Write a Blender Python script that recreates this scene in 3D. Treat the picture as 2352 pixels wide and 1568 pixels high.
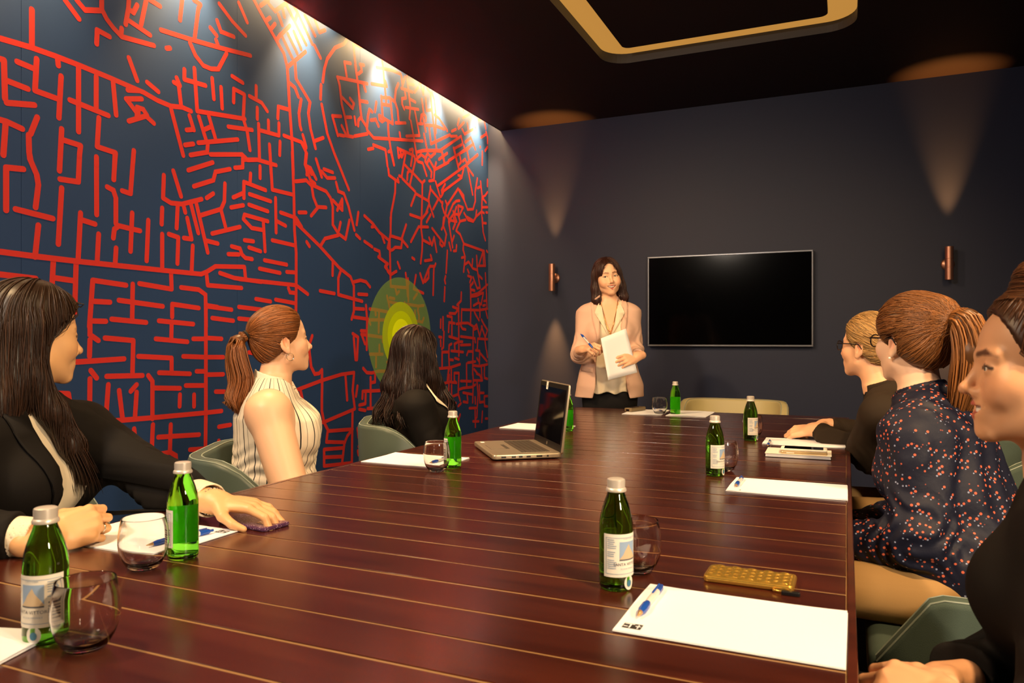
import bpy, bmesh, math, random
import numpy as np
from mathutils import Vector, Matrix
random.seed(7); np.random.seed(7)
SC = bpy.context.scene
COL = SC.collection
for o in list(bpy.data.objects):
    bpy.data.objects.remove(o, do_unlink=True)
PI = math.pi

# ---------------------------------------------------------------- camera
CAMZ = 1.15
FPX, UC, VH = 1725.0, 1176.0, 780.0
YAW = math.radians(24.0)
cd = bpy.data.cameras.new('camera')
cam = bpy.data.objects.new('camera', cd); COL.objects.link(cam)
cam.location = (0, 0, CAMZ); cam.rotation_euler = (PI/2, 0, YAW)
cd.sensor_width = 36.0; cd.lens = 36.0*FPX/2352.0; cd.shift_y = -4/2352
cd.clip_start = 0.05
cd.dof.use_dof = True; cd.dof.focus_distance = 3.0; cd.dof.aperture_fstop = 9.0
SC.camera = cam

# ---------------------------------------------------------------- world, exposure
w = bpy.data.worlds.new('world'); SC.world = w; w.use_nodes = True
w.node_tree.nodes['Background'].inputs[0].default_value = (1.0, 0.80, 0.62, 1)
w.node_tree.nodes['Background'].inputs[1].default_value = 0.02
SC.view_settings.view_transform = 'Standard'; SC.view_settings.look = 'None'
SC.view_settings.gamma = 1.0; SC.view_settings.use_curve_mapping = False
SC.view_settings.exposure = 0.75
SC.cycles.max_bounces = 7; SC.cycles.diffuse_bounces = 3; SC.cycles.glossy_bounces = 4; SC.cycles.transmission_bounces = 7; SC.cycles.sample_clamp_indirect = 6.0

# ---------------------------------------------------------------- lamps of the room, with two added lights
WARM = (1.0, 0.65, 0.32)
def lamp(name, kind, loc, power, color=WARM, target=None, **kw):
    ld = bpy.data.lights.new(name, kind); ld.energy = power; ld.color = color
    for k, v in kw.items(): setattr(ld, k, v)
    o = bpy.data.objects.new(name, ld); COL.objects.link(o); o.location = loc
    if target is not None:
        o.rotation_euler = (Vector(target)-Vector(loc)).to_track_quat('-Z', 'Y').to_euler()
    return o
# ceiling downlights beside the table, all above the frame
for i, (x, y, tx, ty, pw) in enumerate([(-2.05, 2.35, -1.35, 3.6, 165), (0.75, 2.3, -0.5, 3.3, 125),
                                    (-1.9, 0.4, -1.1, 1.4, 125), (0.95, 0.5, -0.6, 1.6, 200)]):
    lamp('unseen_ceiling_light', 'SPOT', (x, y, 2.92), pw, target=(tx, ty, 0.75), spot_size=math.radians(125), spot_blend=0.9, shadow_soft_size=0.07)
# added lights without fittings, standing in for camera flash: right side and high left
lamp('flash_stand_in_light', 'SPOT', (1.62, 0.0, 1.75), 125, color=(1.0, 0.78, 0.54), target=(-1.8, 2.2, 1.0), spot_size=math.radians(110), spot_blend=0.8, shadow_soft_size=0.13)
lamp('unseen_ceiling_light', 'SPOT', (-1.75, -0.6, 2.82), 110, color=(1.0, 0.84, 0.68), target=(-0.9, 4.4, 1.2), spot_size=math.radians(100), spot_blend=0.8, shadow_soft_size=0.16)
# lamps hidden in the slot above the mural
for i, y in enumerate([0.2, 1.0, 1.8, 2.6, 3.4, 4.2, 4.95, 5.6]):
    lamp('mural_slot_lamp', 'SPOT', (-2.722, y, 3.10), 270, color=(1.0, 0.63, 0.26), target=(-2.86, y, 2.2), spot_size=math.radians(70), spot_blend=1.0, shadow_soft_size=0.03)
    lamp('mural_slot_strip', 'AREA', (-2.765, y, 3.05), 5.5, color=(1.0, 0.63, 0.26), target=(-2.80, y, 0), shape='RECTANGLE', size=0.62, size_y=0.05)

# ---------------------------------------------------------------- helpers
def lin(c):
    if isinstance(c, str):
        c = c.lstrip('#'); c = [int(c[i:i+2], 16)/255 for i in (0, 2, 4)]
    return tuple((x/12.92 if x <= 0.04045 else ((x+0.055)/1.055)**2.4) for x in c) + (1.0,)
class N:
    def __init__(s, m): s.t = m.node_tree; s.n = s.t.nodes; s.l = s.t.links
    def add(s, kind, **kw):
        x = s.n.new(kind)
        for k, v in kw.items(): setattr(x, k, v)
        return x
    def link(s, a, b): s.l.new(a, b)
def mat(name, col='#808080', rough=0.5, metal=0.0, **kw):
    m = bpy.data.materials.new(name); m.use_nodes = True
    b = m.node_tree.nodes['Principled BSDF']
    b.inputs['Base Color'].default_value = lin(col) if not (isinstance(col, tuple) and len(col) == 4) else col
    b.inputs['Roughness'].default_value = rough; b.inputs['Metallic'].default_value = metal
    for k, v in kw.items(): b.inputs[k.replace('_', ' ')].default_value = v
    m.diffuse_color = b.inputs['Base Color'].default_value
    return m
def bsdf(m): return m.node_tree.nodes['Principled BSDF']
def noise_bump(m, scale=200, strength=0.2, dist=0.002, detail=4, stretch=None, coord='Object'):
    n = N(m); tc = n.add('ShaderNodeTexCoord'); nz = n.add('ShaderNodeTexNoise'); bp = n.add('ShaderNodeBump')
    mp = n.add('ShaderNodeMapping'); mp.inputs['Scale'].default_value = stretch or (1, 1, 1)
    nz.inputs['Scale'].default_value = scale; nz.inputs['Detail'].default_value = detail
    bp.inputs['Strength'].default_value = strength; bp.inputs['Distance'].default_value = dist
    n.link(tc.outputs[coord], mp.inputs[0]); n.link(mp.outputs[0], nz.inputs['Vector']); n.link(nz.outputs[0], bp.inputs['Height']); n.link(bp.outputs[0], bsdf(m).inputs['Normal'])
    return m
def noise_color(m, c1, c2, scale=5, stretch=None, detail=4, lo=0.35, hi=0.65, coord='Object'):
    n = N(m); tc = n.add('ShaderNodeTexCoord'); nz = n.add('ShaderNodeTexNoise'); r = n.add('ShaderNodeValToRGB')
    mp = n.add('ShaderNodeMapping'); mp.inputs['Scale'].default_value = stretch or (1, 1, 1)
    nz.inputs['Scale'].default_value = scale; nz.inputs['Detail'].default_value = detail
    r.color_ramp.elements[0].position = lo; r.color_ramp.elements[1].position = hi
    r.color_ramp.elements[0].color = lin(c1); r.color_ramp.elements[1].color = lin(c2)
    n.link(tc.outputs[coord], mp.inputs[0]); n.link(mp.outputs[0], nz.inputs['Vector']); n.link(nz.outputs[0], r.inputs[0]); n.link(r.outputs[0], bsdf(m).inputs['Base Color'])
    return m
def attr_color(m, gain=(1, 1, 1)):
    """base colour from the mesh's own colour attribute (skin, lips, brows; single hairs)"""
    n = N(m); a = n.add('ShaderNodeVertexColor'); a.layer_name = 'Col'
    n.link(a.outputs[0], bsdf(m).inputs['Base Color']); return m

def ray(u, v):
    k = (u-UC)/FPX; s, c = math.sin(YAW), math.cos(YAW)
    return Vector((-s+k*c, c+k*s, (VH-v)/FPX))
def at_z(u, v, z):
    r = ray(u, v); t = (z-CAMZ)/r.z; return Vector((r.x*t, r.y*t, z))
def at_x(u, v, x):
    r = ray(u, v); t = x/r.x; return Vector((x, r.y*t, CAMZ+r.z*t))
def at_y(u, v, y):
    r = ray(u, v); t = y/r.y; return Vector((r.x*t, y, CAMZ+r.z*t))
def at_t(u, v, t):
    r = ray(u, v); return Vector((r.x*t, r.y*t, CAMZ+r.z*t))

def to_px(p):
    s, c = math.sin(YAW), math.cos(YAW); t = -p[0]*s+p[1]*c; return UC+(p[0]*c+p[1]*s)/t*FPX, VH-(p[2]-CAMZ)/t*FPX

def tag(o, label=None, cat=None, group=None, kind=None):
    if label: o['label'] = label
    if cat: o['category'] = cat
    if group: o['group'] = group
    if kind: o['kind'] = kind
    return o
def empty(name, loc=(0, 0, 0), rz=0, label=None, cat=None, group=None):
    o = bpy.data.objects.new(name, None); COL.objects.link(o); o.location = loc; o.rotation_euler = (0, 0, rz)
    o.empty_display_size = 0.05
    return tag(o, label, cat, group)
def mesh_obj(name, v, f, m, parent=None, smooth=False, loc=(0, 0, 0), col=None, auto=None):
    me = bpy.data.meshes.new(name)
    v = np.asarray(v, dtype=np.float64)
    if isinstance(f, np.ndarray):
        nf, k = f.shape
        me.vertices.add(len(v)); me.vertices.foreach_set('co', v.astype(np.float32).ravel())
        me.loops.add(nf*k); me.loops.foreach_set('vertex_index', f.astype(np.int32).ravel())
        me.polygons.add(nf); me.polygons.foreach_set('loop_start', np.arange(0, nf*k, k, dtype=np.int32))
        me.update(calc_edges=True); me.validate()
    else:
        me.from_pydata([tuple(x) for x in v], [], f); me.update()
    for mm in (m if isinstance(m, (list, tuple)) else [m]): me.materials.append(mm)
    if col is not None:
        a = me.color_attributes.new('Col', 'FLOAT_COLOR', 'POINT')
        c = np.ones((len(v), 4), np.float32); c[:, :3] = col; a.data.foreach_set('color', c.ravel())
    if smooth:
        me.polygons.foreach_set('use_smooth', np.ones(len(me.polygons), dtype=bool))
        if auto is not None:
            try: me.set_sharp_from_angle(angle=math.radians(auto))
            except Exception: pass
    o = bpy.data.objects.new(name, me); COL.objects.link(o); o.location = loc
    if parent: o.parent = parent
    return o
def bm_obj(name, bm, m, parent=None, smooth=False, loc=(0, 0, 0), rot=(0, 0, 0), auto=21):
    me = bpy.data.meshes.new(name); bm.normal_update(); bm.to_mesh(me); bm.free()
    for mm in (m if isinstance(m, (list, tuple)) else [m]): me.materials.append(mm)
    if smooth:
        me.polygons.foreach_set('use_smooth', np.ones(len(me.polygons), dtype=bool))
        try: me.set_sharp_from_angle(angle=math.radians(auto))
        except Exception: pass
    o = bpy.data.objects.new(name, me); COL.objects.link(o); o.location = loc; o.rotation_euler = rot
    if parent: o.parent = parent
    return o
def bm_box(bm, x0, x1, y0, y1, z0, z1, bev=0.0, seg=2):
    r = bmesh.ops.create_cube(bm, size=1.0)
    for v in r['verts']:
        v.co = Vector(((x0+x1)/2+v.co.x*(x1-x0), (y0+y1)/2+v.co.y*(y1-y0), (z0+z1)/2+v.co.z*(z1-z0)))
    if bev > 0:
        es = list({e for v in r['verts'] for e in v.link_edges})
        bmesh.ops.bevel(bm, geom=es, offset=bev, segments=seg, affect='EDGES', profile=0.5)
    return bm
def box(name, x0, x1, y0, y1, z0, z1, m, parent=None, bev=0.0, seg=2, loc=(0, 0, 0), rot=(0, 0, 0)):
    bm = bm_box(bmesh.new(), x0, x1, y0, y1, z0, z1, bev, seg)
    return bm_obj(name, bm, m, parent, smooth=bev > 0, loc=loc, rot=rot)
def rrect(x0, x1, y0, y1, r, n=6):
    pts = []
    for cx, cy, a in ((x1-r, y1-r, 0), (x0+r, y1-r, 90), (x0+r, y0+r, 180), (x1-r, y0+r, 270)):
        for i in range(n+1):
            t = math.radians(a+90*i/n); pts.append((cx+r*math.cos(t), cy+r*math.sin(t)))
    return pts
def prism(name, pts, z0, z1, m, parent=None, bev=0.0, smooth=True, loc=(0, 0, 0), rot=(0, 0, 0), seg=2):
    bm = bmesh.new(); vs = [bm.verts.new((x, y, z0)) for x, y in pts]; f = bm.faces.new(vs)
    r = bmesh.ops.extrude_face_region(bm, geom=[f])
    for g in r['geom']:
        if isinstance(g, bmesh.types.BMVert): g.co.z = z1
    bmesh.ops.recalc_face_normals(bm, faces=bm.faces)
    if bev > 0:
        es = [e for e in bm.edges if abs(e.verts[0].co.z-e.verts[1].co.z) < 1e-6]
        bmesh.ops.bevel(bm, geom=es, offset=bev, segments=seg, affect='EDGES', profile=0.5)
    return bm_obj(name, bm, m, parent, smooth=smooth, loc=loc, rot=rot)
def lathe_vf(prof, n=32):
    v, f = [], []
    for r, z in prof:
        for i in range(n):
            a = 2*PI*i/n; v.append((r*math.cos(a), r*math.sin(a), z))
    for j in range(len(prof)-1):
        for i in range(n):
            k = (i+1) % n; f.append((j*n+i, j*n+k, (j+1)*n+k, (j+1)*n+i))
    return v, f
def lathe(name, prof, m, parent=None, n=32, loc=(0, 0, 0), smooth=True, auto=50, rot=(0, 0, 0)):
    v, f = lathe_vf(prof, n)
    me = bpy.data.meshes.new(name); me.from_pydata(v, [], f)
    bm = bmesh.new(); bm.from_mesh(me); bmesh.ops.remove_doubles(bm, verts=bm.verts, dist=1e-6)
    bmesh.ops.recalc_face_normals(bm, faces=bm.faces); bpy.data.meshes.remove(me)
    return bm_obj(name, bm, m, parent, smooth, loc, rot, auto)
def tube_vf(path, rad, n=8, closed=False):
    P = [Vector(p) for p in path]; R = rad if hasattr(rad, '__len__') else [rad]*len(P)
    v, f = [], []; up = None; m = len(P)
    for i, p in enumerate(P):
        a = P[(i-1) % m] if (closed or i > 0) else P[i]; b = P[(i+1) % m] if (closed or i < m-1) else P[i]
        t = (b-a).normalized()
        if up is None: up = t.orthogonal().normalized()
        up = (up-t*up.dot(t)).normalized(); s = t.cross(up)
        for k in range(n):
            an = 2*PI*k/n; v.append(p+(up*math.cos(an)+s*math.sin(an))*R[i])
    for i in range(m if closed else m-1):
        for k in range(n):
            j = (i+1) % m; q = (k+1) % n; f.append((i*n+k, i*n+q, j*n+q, j*n+k))
    if not closed:
        f.append(tuple(range(n-1, -1, -1))); f.append(tuple(range((m-1)*n, m*n)))
    return v, f
def tube(name, path, rad, m, parent=None, n=8, closed=False, smooth=True):
    v, f = tube_vf(path, rad, n, closed); return mesh_obj(name, v, f, m, parent, smooth, auto=60)
def copy_tree(o, parent=None, loc=None, rz=None, label=None, group=None):
    c = o.copy(); COL.objects.link(c); c.parent = parent
    if loc is not None: c.location = loc
    if rz is not None: c.rotation_euler = (0, 0, rz)
    if label: c['label'] = label
    if group: c['group'] = group
    for ch in list(o.children): copy_tree(ch, c)
    return c
def text_vf(s, size):
    cu = bpy.data.curves.new('t', 'FONT'); cu.body = s; cu.size = size; cu.align_x = 'CENTER'; cu.resolution_u = 2
    o = bpy.data.objects.new('t', cu); COL.objects.link(o)
    dg = bpy.context.evaluated_depsgraph_get(); me = bpy.data.meshes.new_from_object(o.evaluated_get(dg))
    v = [tuple(x.co) for x in me.vertices]; f = [tuple(p.vertices) for p in me.polygons]
    bpy.data.objects.remove(o); bpy.data.meshes.remove(me); bpy.data.curves.remove(cu)
    return v, f

# ---------------------------------------------------------------- materials of the room
M = {}
M['mural'] = noise_bump(mat('mural_navy', '#1c3560', 0.55, Specular_IOR_Level=0.3), 900, 0.06, 0.0006)
M['mural_red'] = mat('mural_red', '#b02a28', 0.5, Specular_IOR_Level=0.3)
M['navy_wall'] = noise_bump(mat('charcoal_navy_paint', '#272e48', 0.5, Specular_IOR_Level=0.35), 600, 0.05, 0.0006)
M['ceiling'] = noise_bump(mat('dark_ceiling_paint', '#2b201e', 0.6, Specular_IOR_Level=0.25), 600, 0.05, 0.0006)
M['coffer'] = mat('coffer_grey_paint', '#34343a', 0.5)
M['carpet'] = noise_bump(noise_color(mat('dark_carpet', '#1d1a1c', 0.95), '#151315', '#2a2527', 40), 400, 0.6, 0.004)
M['glow'] = mat('lit_cove', '#8a6a38', 0.6)
bsdf(M['glow']).inputs['Emission Color'].default_value = lin('#d99b48'); bsdf(M['glow']).inputs['Emission Strength'].default_value = 0.42
# ================================================================ ROOM
XM, YB, ZC, XR, YF = -2.83, 5.85, 2.94, 1.75, -1.0
def struct(o): o['kind'] = 'structure'; return o
struct(box('floor', XM-0.1, XR+0.1, YF-0.1, YB+0.1, -0.1, 0.0, M['carpet']))
# ceiling with a rounded raised coffer above the table and a slot along the mural
XS = -2.70
CX0, CX1, CY0, CY1, CR = -1.43, 0.055, 0.35, 4.75, 0.16
def ceiling_mesh():
    """slab with a rounded opening: four strips and four corner fans"""
    bm = bmesh.new(); z = ZC
    def face(p): bm.faces.new([bm.verts.new((x, y, z)) for x, y in p])
    for x0, x1, y0, y1 in ((XS, CX0, YF, YB), (CX1, XR, YF, YB), (CX0, CX1, YF, CY0), (CX0, CX1, CY1, YB)):
        face([(x0, y0), (x0, y1), (x1, y1), (x1, y0)])
    for qx, qy, cx, cy in ((CX1, CY1, CX1-CR, CY1-CR), (CX0, CY1, CX0+CR, CY1-CR), (CX0, CY0, CX0+CR, CY0+CR), (CX1, CY0, CX1-CR, CY0+CR)):
        sx, sy = (1 if qx > cx else -1), (1 if qy > cy else -1)
        arc = [(cx+sx*CR*math.cos(t*PI/16), cy+sy*CR*math.sin(t*PI/16)) for t in range(9)]
        for p, q in zip(arc[:-1], arc[1:]): face([(qx, qy), p, q])
    for fc in bm.faces:
        if fc.normal.z > 0: fc.normal_flip()
    bm.normal_update()
    for fc in bm.faces:
        if fc.normal.z > 0: fc.normal_flip()
    return bm
ceil = struct(bm_obj('ceiling', ceiling_mesh(), M['ceiling']))
# coffer parts: the painted upright lip, the lit cove floor above it, the dark raft hung inside
lip_pts = rrect(CX0, CX1, CY0, CY1, CR, 8)
v, f = [], []
k = len(lip_pts)
for x, y in lip_pts: v += [(x, y, ZC+0.001), (x, y, ZC+0.062), (x+(0.02 if x > -0.7 else -0.02), y+(0.02 if y > 2.5 else -0.02), ZC+0.062), (x+(0.02 if x > -0.7 else -0.02), y+(0.02 if y > 2.5 else -0.02), ZC+0.004)]
for i in range(k):
    j = (i+1) % k
    for a in range(4):
        b = (a+1) % 4; f.append((i*4+a, j*4+a, j*4+b, i*4+b))
mesh_obj('coffer_lip', v, f, M['coffer'], ceil)
prism('cove_light', rrect(CX0-0.02, CX1+0.02, CY0-0.02, CY1+0.02, CR, 8), ZC+0.066, ZC+0.085, M['glow'], ceil)
prism('coffer_raft', rrect(CX0+0.15, CX1-0.15, CY0+0.15, CY1-0.15, 0.045, 6), ZC+0.038, ZC+0.062, M['ceiling'], ceil)
box('ceiling_deck', XM-0.02, XR+0.1, YF-0.1, YB+0.1, ZC+0.22, ZC+0.30, M['ceiling'], ceil)
box('slot_edge', XS-0.012, XS, YF, YB, ZC-0.001, ZC+0.219, M['ceiling'], ceil)
# walls
struct(box('wall_back', XM-0.1, XR+0.1, YB, YB+0.1, 0, ZC+0.22, M['navy_wall']))
struct(box('wall_right', XR, XR+0.1, YF, YB, 0, ZC+0.22, M['navy_wall']))
struct(box('wall_front', XM-0.1, XR+0.1, YF-0.1, YF, 0, ZC+0.22, M['navy_wall']))
wl = struct(box('wall_left', XM-0.1, XM-0.012, YF, YB, 0, ZC+0.22, M['navy_wall']))
seams = [YF, -0.36, 0.735, 1.826, 2.921, 3.977, 5.04, YB]
for a, b in zip(seams[:-1], seams[1:]):
    box('mural_panel', XM-0.012, XM, a+0.0007, b-0.0007, 0.0, ZC+0.219, M['mural'], wl)
for nm, x0, x1, y0, y1 in (('baseboard_back', XM+0.002, XR, YB-0.012, YB), ('baseboard_right', XR-0.012, XR, YF, YB-0.012)):
    struct(box(nm, x0, x1, y0, y1, 0, 0.1, M['navy_wall']))

# ---- the street map painted on the mural wall: strokes traced as (pixel) paths, laid on the wall plane
TILES = {'A': (0, 0, 3.92), 'B': (550, 0, 3.92), 'C': (0, 350, 3.92), 'D': (550, 350, 3.92), 'E': (0, 600, 2.614), 'F': (460, 660, 3.409),
         'G': (780, 150, 6.271), 'H': (880, 340, 8.712), 'I': (880, 500, 8.712), 'J': (960, 640, 7.129), 'K': (960, 820, 7.129),
         'L': (640, 620, 6.031), 'M': (660, 820, 5.808), 'N': (820, 640, 6.533)}
STROKES = {
'A': '''0,345 275,425 500,505 720,590 1000,705 1150,770 1290,830 1420,905 1540,955 1640,965 1720,1000;287,85 287,410;-60,510 35,540 45,890;60,725 250,800;60,925 310,945;155,555 310,620
330,530 315,815 520,890;550,685 530,1060;520,540 525,590;707,610 707,1185;630,900 975,1040;866,690 866,975;1018,740 1045,1035;890,1060 875,1320 1040,1375 1023,1617;-60,1060 60,1095 200,1160;50,1110 30,1395
335,1055 275,1205;258,1215 262,1372 275,1440;555,1160 535,1537;570,1260 725,1310 715,1400;868,1412 869,1480;1205,1355 1195,1480;585,0 710,170;690,0 765,90 920,95;915,-20 915,80 960,170 1020,250 1095,330 1385,410
870,395 875,270 985,330;1095,255 1090,310;1160,0 1155,80 1130,220;1235,45 1200,115 1160,80;1145,175 1350,315;1318,-10 1270,220;1350,0 1440,55;1640,0 1620,180;1745,0 1805,40 1785,80 1750,360
1450,270 1700,350 1980,430 2255,500;1710,385 1760,500 1830,590 1900,620 1965,622 2040,480;1945,360 1965,415;1895,250 1950,320;1955,185 1990,285 2105,330;1975,35 2090,190 2210,320;2150,25 2225,200;1500,435 1530,432
1160,520 1235,725;1325,740 1425,825;1150,810 1250,815;1135,890 1275,890;1140,895 1235,1020 1230,1060;1235,965 1290,985 1325,1040 1160,1090;1320,1050 1385,1110;1245,1060 1245,970;1590,700 1620,770 1565,740;1610,780 1630,950
1660,625 1660,715 1850,770;1750,615 1775,1000 2205,1070;1910,705 1925,890;1990,785 2000,975;2090,685 2185,745;2103,920 2105,800 2200,850 2190,1070 2225,1180 2250,1350;2055,1140 2270,1170
1540,980 1650,1400;1705,1040 1745,1170;1680,1170 1740,1165;1790,1050 1855,1260;1880,1045 1940,1250;1830,1170 1900,1140;1785,1285 2140,1255;1665,1305 1740,1295;1870,1300 1865,1370 1715,1395;1895,1390 2180,1390 2230,1440 2300,1438
2185,1400 2185,1505 2115,1510''',
'C': '''55,520 55,135 210,150;262,0 270,60 330,200 345,290 320,495;140,510 475,595;345,655 315,940;540,240 705,265 717,0;555,320 525,825;868,40 870,560;1025,245 1035,0;1203,0 1175,370 1100,345;965,310 1020,340 1043,410 1043,640
1020,770 1030,690 1070,660 1150,680 1260,705;1190,545 1175,890;725,545 703,970;685,1000 672,1440;745,610 855,645;888,735 875,980;1045,860 1037,1000;1335,610 1320,975;1475,205 1468,410 1540,455 1640,465 1815,420
1560,165 1630,395;1460,500 1455,645;1600,470 1590,680;1460,735 1460,1050;1520,735 1605,765 1597,1000;1685,590 1725,780 1655,770;1650,470 1668,540;1720,470 1785,725;1765,450 1870,900;1860,795 1960,820;1735,840 1725,1075
1810,565 1990,510 2020,440 2025,280;1990,520 2030,670;1910,730 2160,670;1860,410 1920,370;1695,160 1915,90;1745,305 1920,250 1940,175 2070,150;2195,410 2195,270;2100,405 2190,365;2080,495 2190,475
2085,845 2160,865 2180,920 2210,950 2270,960;2055,915 2150,918;-60,885 320,935 700,980 1460,1060 1810,1095 1860,1075 1940,1025 2200,1030 2210,1130;1980,1085 2110,1130 2352,1165;480,980 465,1260;500,1130 670,1155
-60,1090 320,1135 320,1160;1540,1090 1545,1230 1255,1180;1135,1195 835,1150 805,1568;1195,1185 1190,1500;1070,1330 1465,1385;1005,1500 1315,1530;1860,1100 1870,1195 2175,1220;1630,1215 1790,1235 1850,1280 1855,1568
1550,1480 1550,1365 1790,1400;1430,1515 1740,1545;1870,1385 2085,1415;1910,1490 2100,1515;2150,1390 2352,1415;2150,1495 2260,1505''',
'E': '''540,370 540,440 590,475;540,470 537,570;565,240 660,245;560,358 635,360;1030,380 1028,470;935,465 1125,483;630,460 800,475 795,680;400,608 745,585;640,690 855,685;545,655 580,700;540,705 535,1110;650,740 637,920
715,775 735,940;820,740 785,780;820,785 810,940;890,685 915,720 915,945;925,760 1080,762;550,968 920,938 1220,910 1330,898;830,570 1030,580 1030,660;955,668 1140,675;1080,800 1078,870;1165,800 1165,870;1115,745 1225,745
1180,660 1225,660;1100,570 1235,575;1160,465 1240,465;1236,250 1236,905 1230,1380;665,1050 665,1230;737,1010 740,1290;805,1005 825,1245;918,980 910,1155;865,1175 1020,1145 1055,1165 1060,1220;1025,980 1020,1140;950,1055 1195,1040
1140,1130 1230,1125;1000,1250 1180,1215;1010,1325 1150,1300;920,1205 912,1400;1245,265 1307,275;1245,460 1330,465;1245,575 1340,575;1245,680 1340,678;255,790 410,795 432,940''',
'F': '''435,90 550,110;590,95 750,125;120,815 190,815;145,1090 235,1075;145,1200 145,1300''',
'B': '''120,-20 200,130 330,360 400,480 430,600 440,750 450,950 475,1300 485,1568;190,50 260,0;265,35 320,100 430,20;350,130 385,225;390,85 405,150;240,185 275,160;280,265 320,215;335,360 370,310;380,305 455,230;385,330 475,520
435,305 520,480;490,285 555,440;420,40 600,400;520,130 500,190;490,50 540,150 655,395;590,140 680,320;680,180 720,290 770,270;675,410 730,520;435,600 595,465;500,560 510,710 635,920 620,1020 640,1160 685,1335;675,1270 755,1240
965,360 940,395 860,430 790,530 765,620 750,735;735,765 730,890;740,940 790,1200 850,1370 930,1568;455,750 500,790 530,870;555,895 535,1020 545,1130 555,1165;345,1065 350,960 440,985;150,775 150,870;90,865 200,925 250,1000
160,970 160,1070;172,1115 180,1430;175,1170 355,1220 355,1110;260,1085 262,1180;270,1300 285,1568;365,1275 362,1395;400,1220 560,1280 600,1330;570,1215 600,1320;560,1290 605,1380 595,1480 650,1568;600,1500 610,1568
1025,400 1060,720;1040,400 1095,422;945,560 1000,570;945,560 965,690;1085,580 1120,585;1095,600 1100,640 1070,665''',
'G': '''225,0 260,240 300,640 320,780 385,880 400,940 490,1045 1195,1090;-34,171 400,265;350,290 375,370;460,265 680,300 660,230;535,30 620,45 760,75 880,125;615,-60 665,450;695,800 705,1000 735,1200 785,1430;-32,171 0,290 30,560 75,740 125,1010
-26,1010 -105,728 20,735;100,748 165,748;215,745 230,850;265,870 270,790 300,755;35,460 185,620 205,550 150,475;305,512 400,530;530,530 510,665;470,670 430,635 410,720 395,880;450,790 520,780 560,875;600,445 620,740
600,460 730,470 765,840 680,790 570,720 575,780 610,810 650,780;620,560 735,580;670,470 670,570;750,490 800,530 835,640 850,810;810,830 950,830;845,265 810,350 795,490;890,150 905,290 940,170;970,160 1020,620;985,265 1070,280
890,330 1050,385;1130,320 1080,385;940,380 955,470 900,480 900,560 930,630;1020,490 1090,530;950,605 1135,635;1015,640 1005,770;1025,800 1065,1020 1110,1300;1080,640 1150,1010 960,1020;1145,270 1165,260 1205,420 1215,310
1185,490 1210,690;1240,470 1255,650 1330,640;1260,330 1310,400 1330,640 1395,1200;1330,390 1365,500 1385,700 1385,970;1365,710 1430,760 1550,940;1165,800 1175,720 1210,700 1245,740 1240,800;1200,750 1240,950;1140,840 1190,840
1245,860 1380,870 1510,920;1215,990 1260,1210;1290,880 1315,1130 1590,1000 1600,1020 1690,1020;865,970 875,1040;215,1020 400,985;0,1003 60,1015;80,1010 190,1030;30,870 90,990;410,1210 485,1195;485,1145 660,1215 690,1450;710,1240 735,1230
700,1490 710,1568;1110,1250 1200,1225 1470,1225 1510,1390;1470,1210 1750,1020 1770,1110;1785,620 1785,650;1775,755 1870,705;1720,770 1700,860;1710,910 1790,820;1615,950 1675,920;1765,920 1800,990 1920,920;1840,830 1855,930;1955,893 1956,895
2035,1040 2110,990;2110,960 2130,1040;2000,790 2035,775;2085,810 2105,910;1810,1105 1890,1040 1955,1210;2025,1175 2026,1177;2095,1230 2145,1180;1650,1200 1760,1140;1640,1190 1715,1500;1430,1355 1550,1265;1785,1150 1800,1200;2140,1060 2145,1130
1580,1370 1930,1130;1850,1400 1990,1290''',
'H': '''105,75 150,60 215,340;290,0 310,190 360,130 340,30;370,180 420,80;300,10 600,140 630,170 640,270 590,480;450,100 370,570;320,555 360,570;590,20 530,40;595,30 585,150 555,350;430,330 500,410 580,480 780,700 830,650;590,480 535,730
480,630 490,490 530,450 570,480;385,610 640,870;650,910 560,1150;650,910 910,1060;785,710 780,990 765,1568;105,420 115,540 250,640 310,680 295,610;245,650 240,880 200,1100 160,1300 150,1568;650,240 760,130 850,200 870,140;690,265 790,300 870,550
850,200 840,270 970,480 960,580;880,300 915,220 1030,420 1060,290;1020,440 1310,280;1310,250 1530,110 1720,0;1025,440 1015,640 920,660;690,80 820,50 1170,60 1220,290;890,110 950,180 1040,100;1420,0 1510,400;1530,130 1560,280 1510,340
1590,265 1640,220 1670,300;1680,50 1720,250;1100,750 1660,340 1890,130;1670,360 1800,545;1690,400 1790,930;1610,410 1570,590 1210,860 1180,940 1170,850 1240,720;1500,545 1560,560;1050,670 1140,980 1170,960;1985,75 1982,330;2040,55 2120,0
1885,610 1840,880 1845,1060 1800,1220 1690,1230 1620,1040 1500,810 1290,1130;1530,840 1610,950 1620,1050;1250,1060 1280,1130 1200,1568;945,770 945,830 910,1010 920,1110 1010,1370;950,820 1180,1100;1190,1080 1180,1160 1220,1290 1300,1390 1330,1480
1100,1030 1000,1220;540,1330 770,1410;770,1420 890,1270;910,1150 860,1290;950,1330 870,1480;1300,1350 1400,1120 1460,1060 1530,1050;1400,1260 1470,1470 1320,1440 1430,1290 1465,1180;1500,1150 1600,1190 1510,1370 1500,1150;1440,1320 1500,1330 1530,1440
1950,670 1980,960 1970,1290 1990,1568;1890,800 1950,770;2040,950 2110,890;1990,1000 2060,1090;2000,980 2020,960;1980,1185 2100,1185;1860,1370 1970,1270 2020,1300;1870,1250 1850,1390 1800,1470 1700,1440 1620,1300;2060,1285 2105,1295;2085,760 2105,640;1680,1380 1800,1450''',
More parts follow.
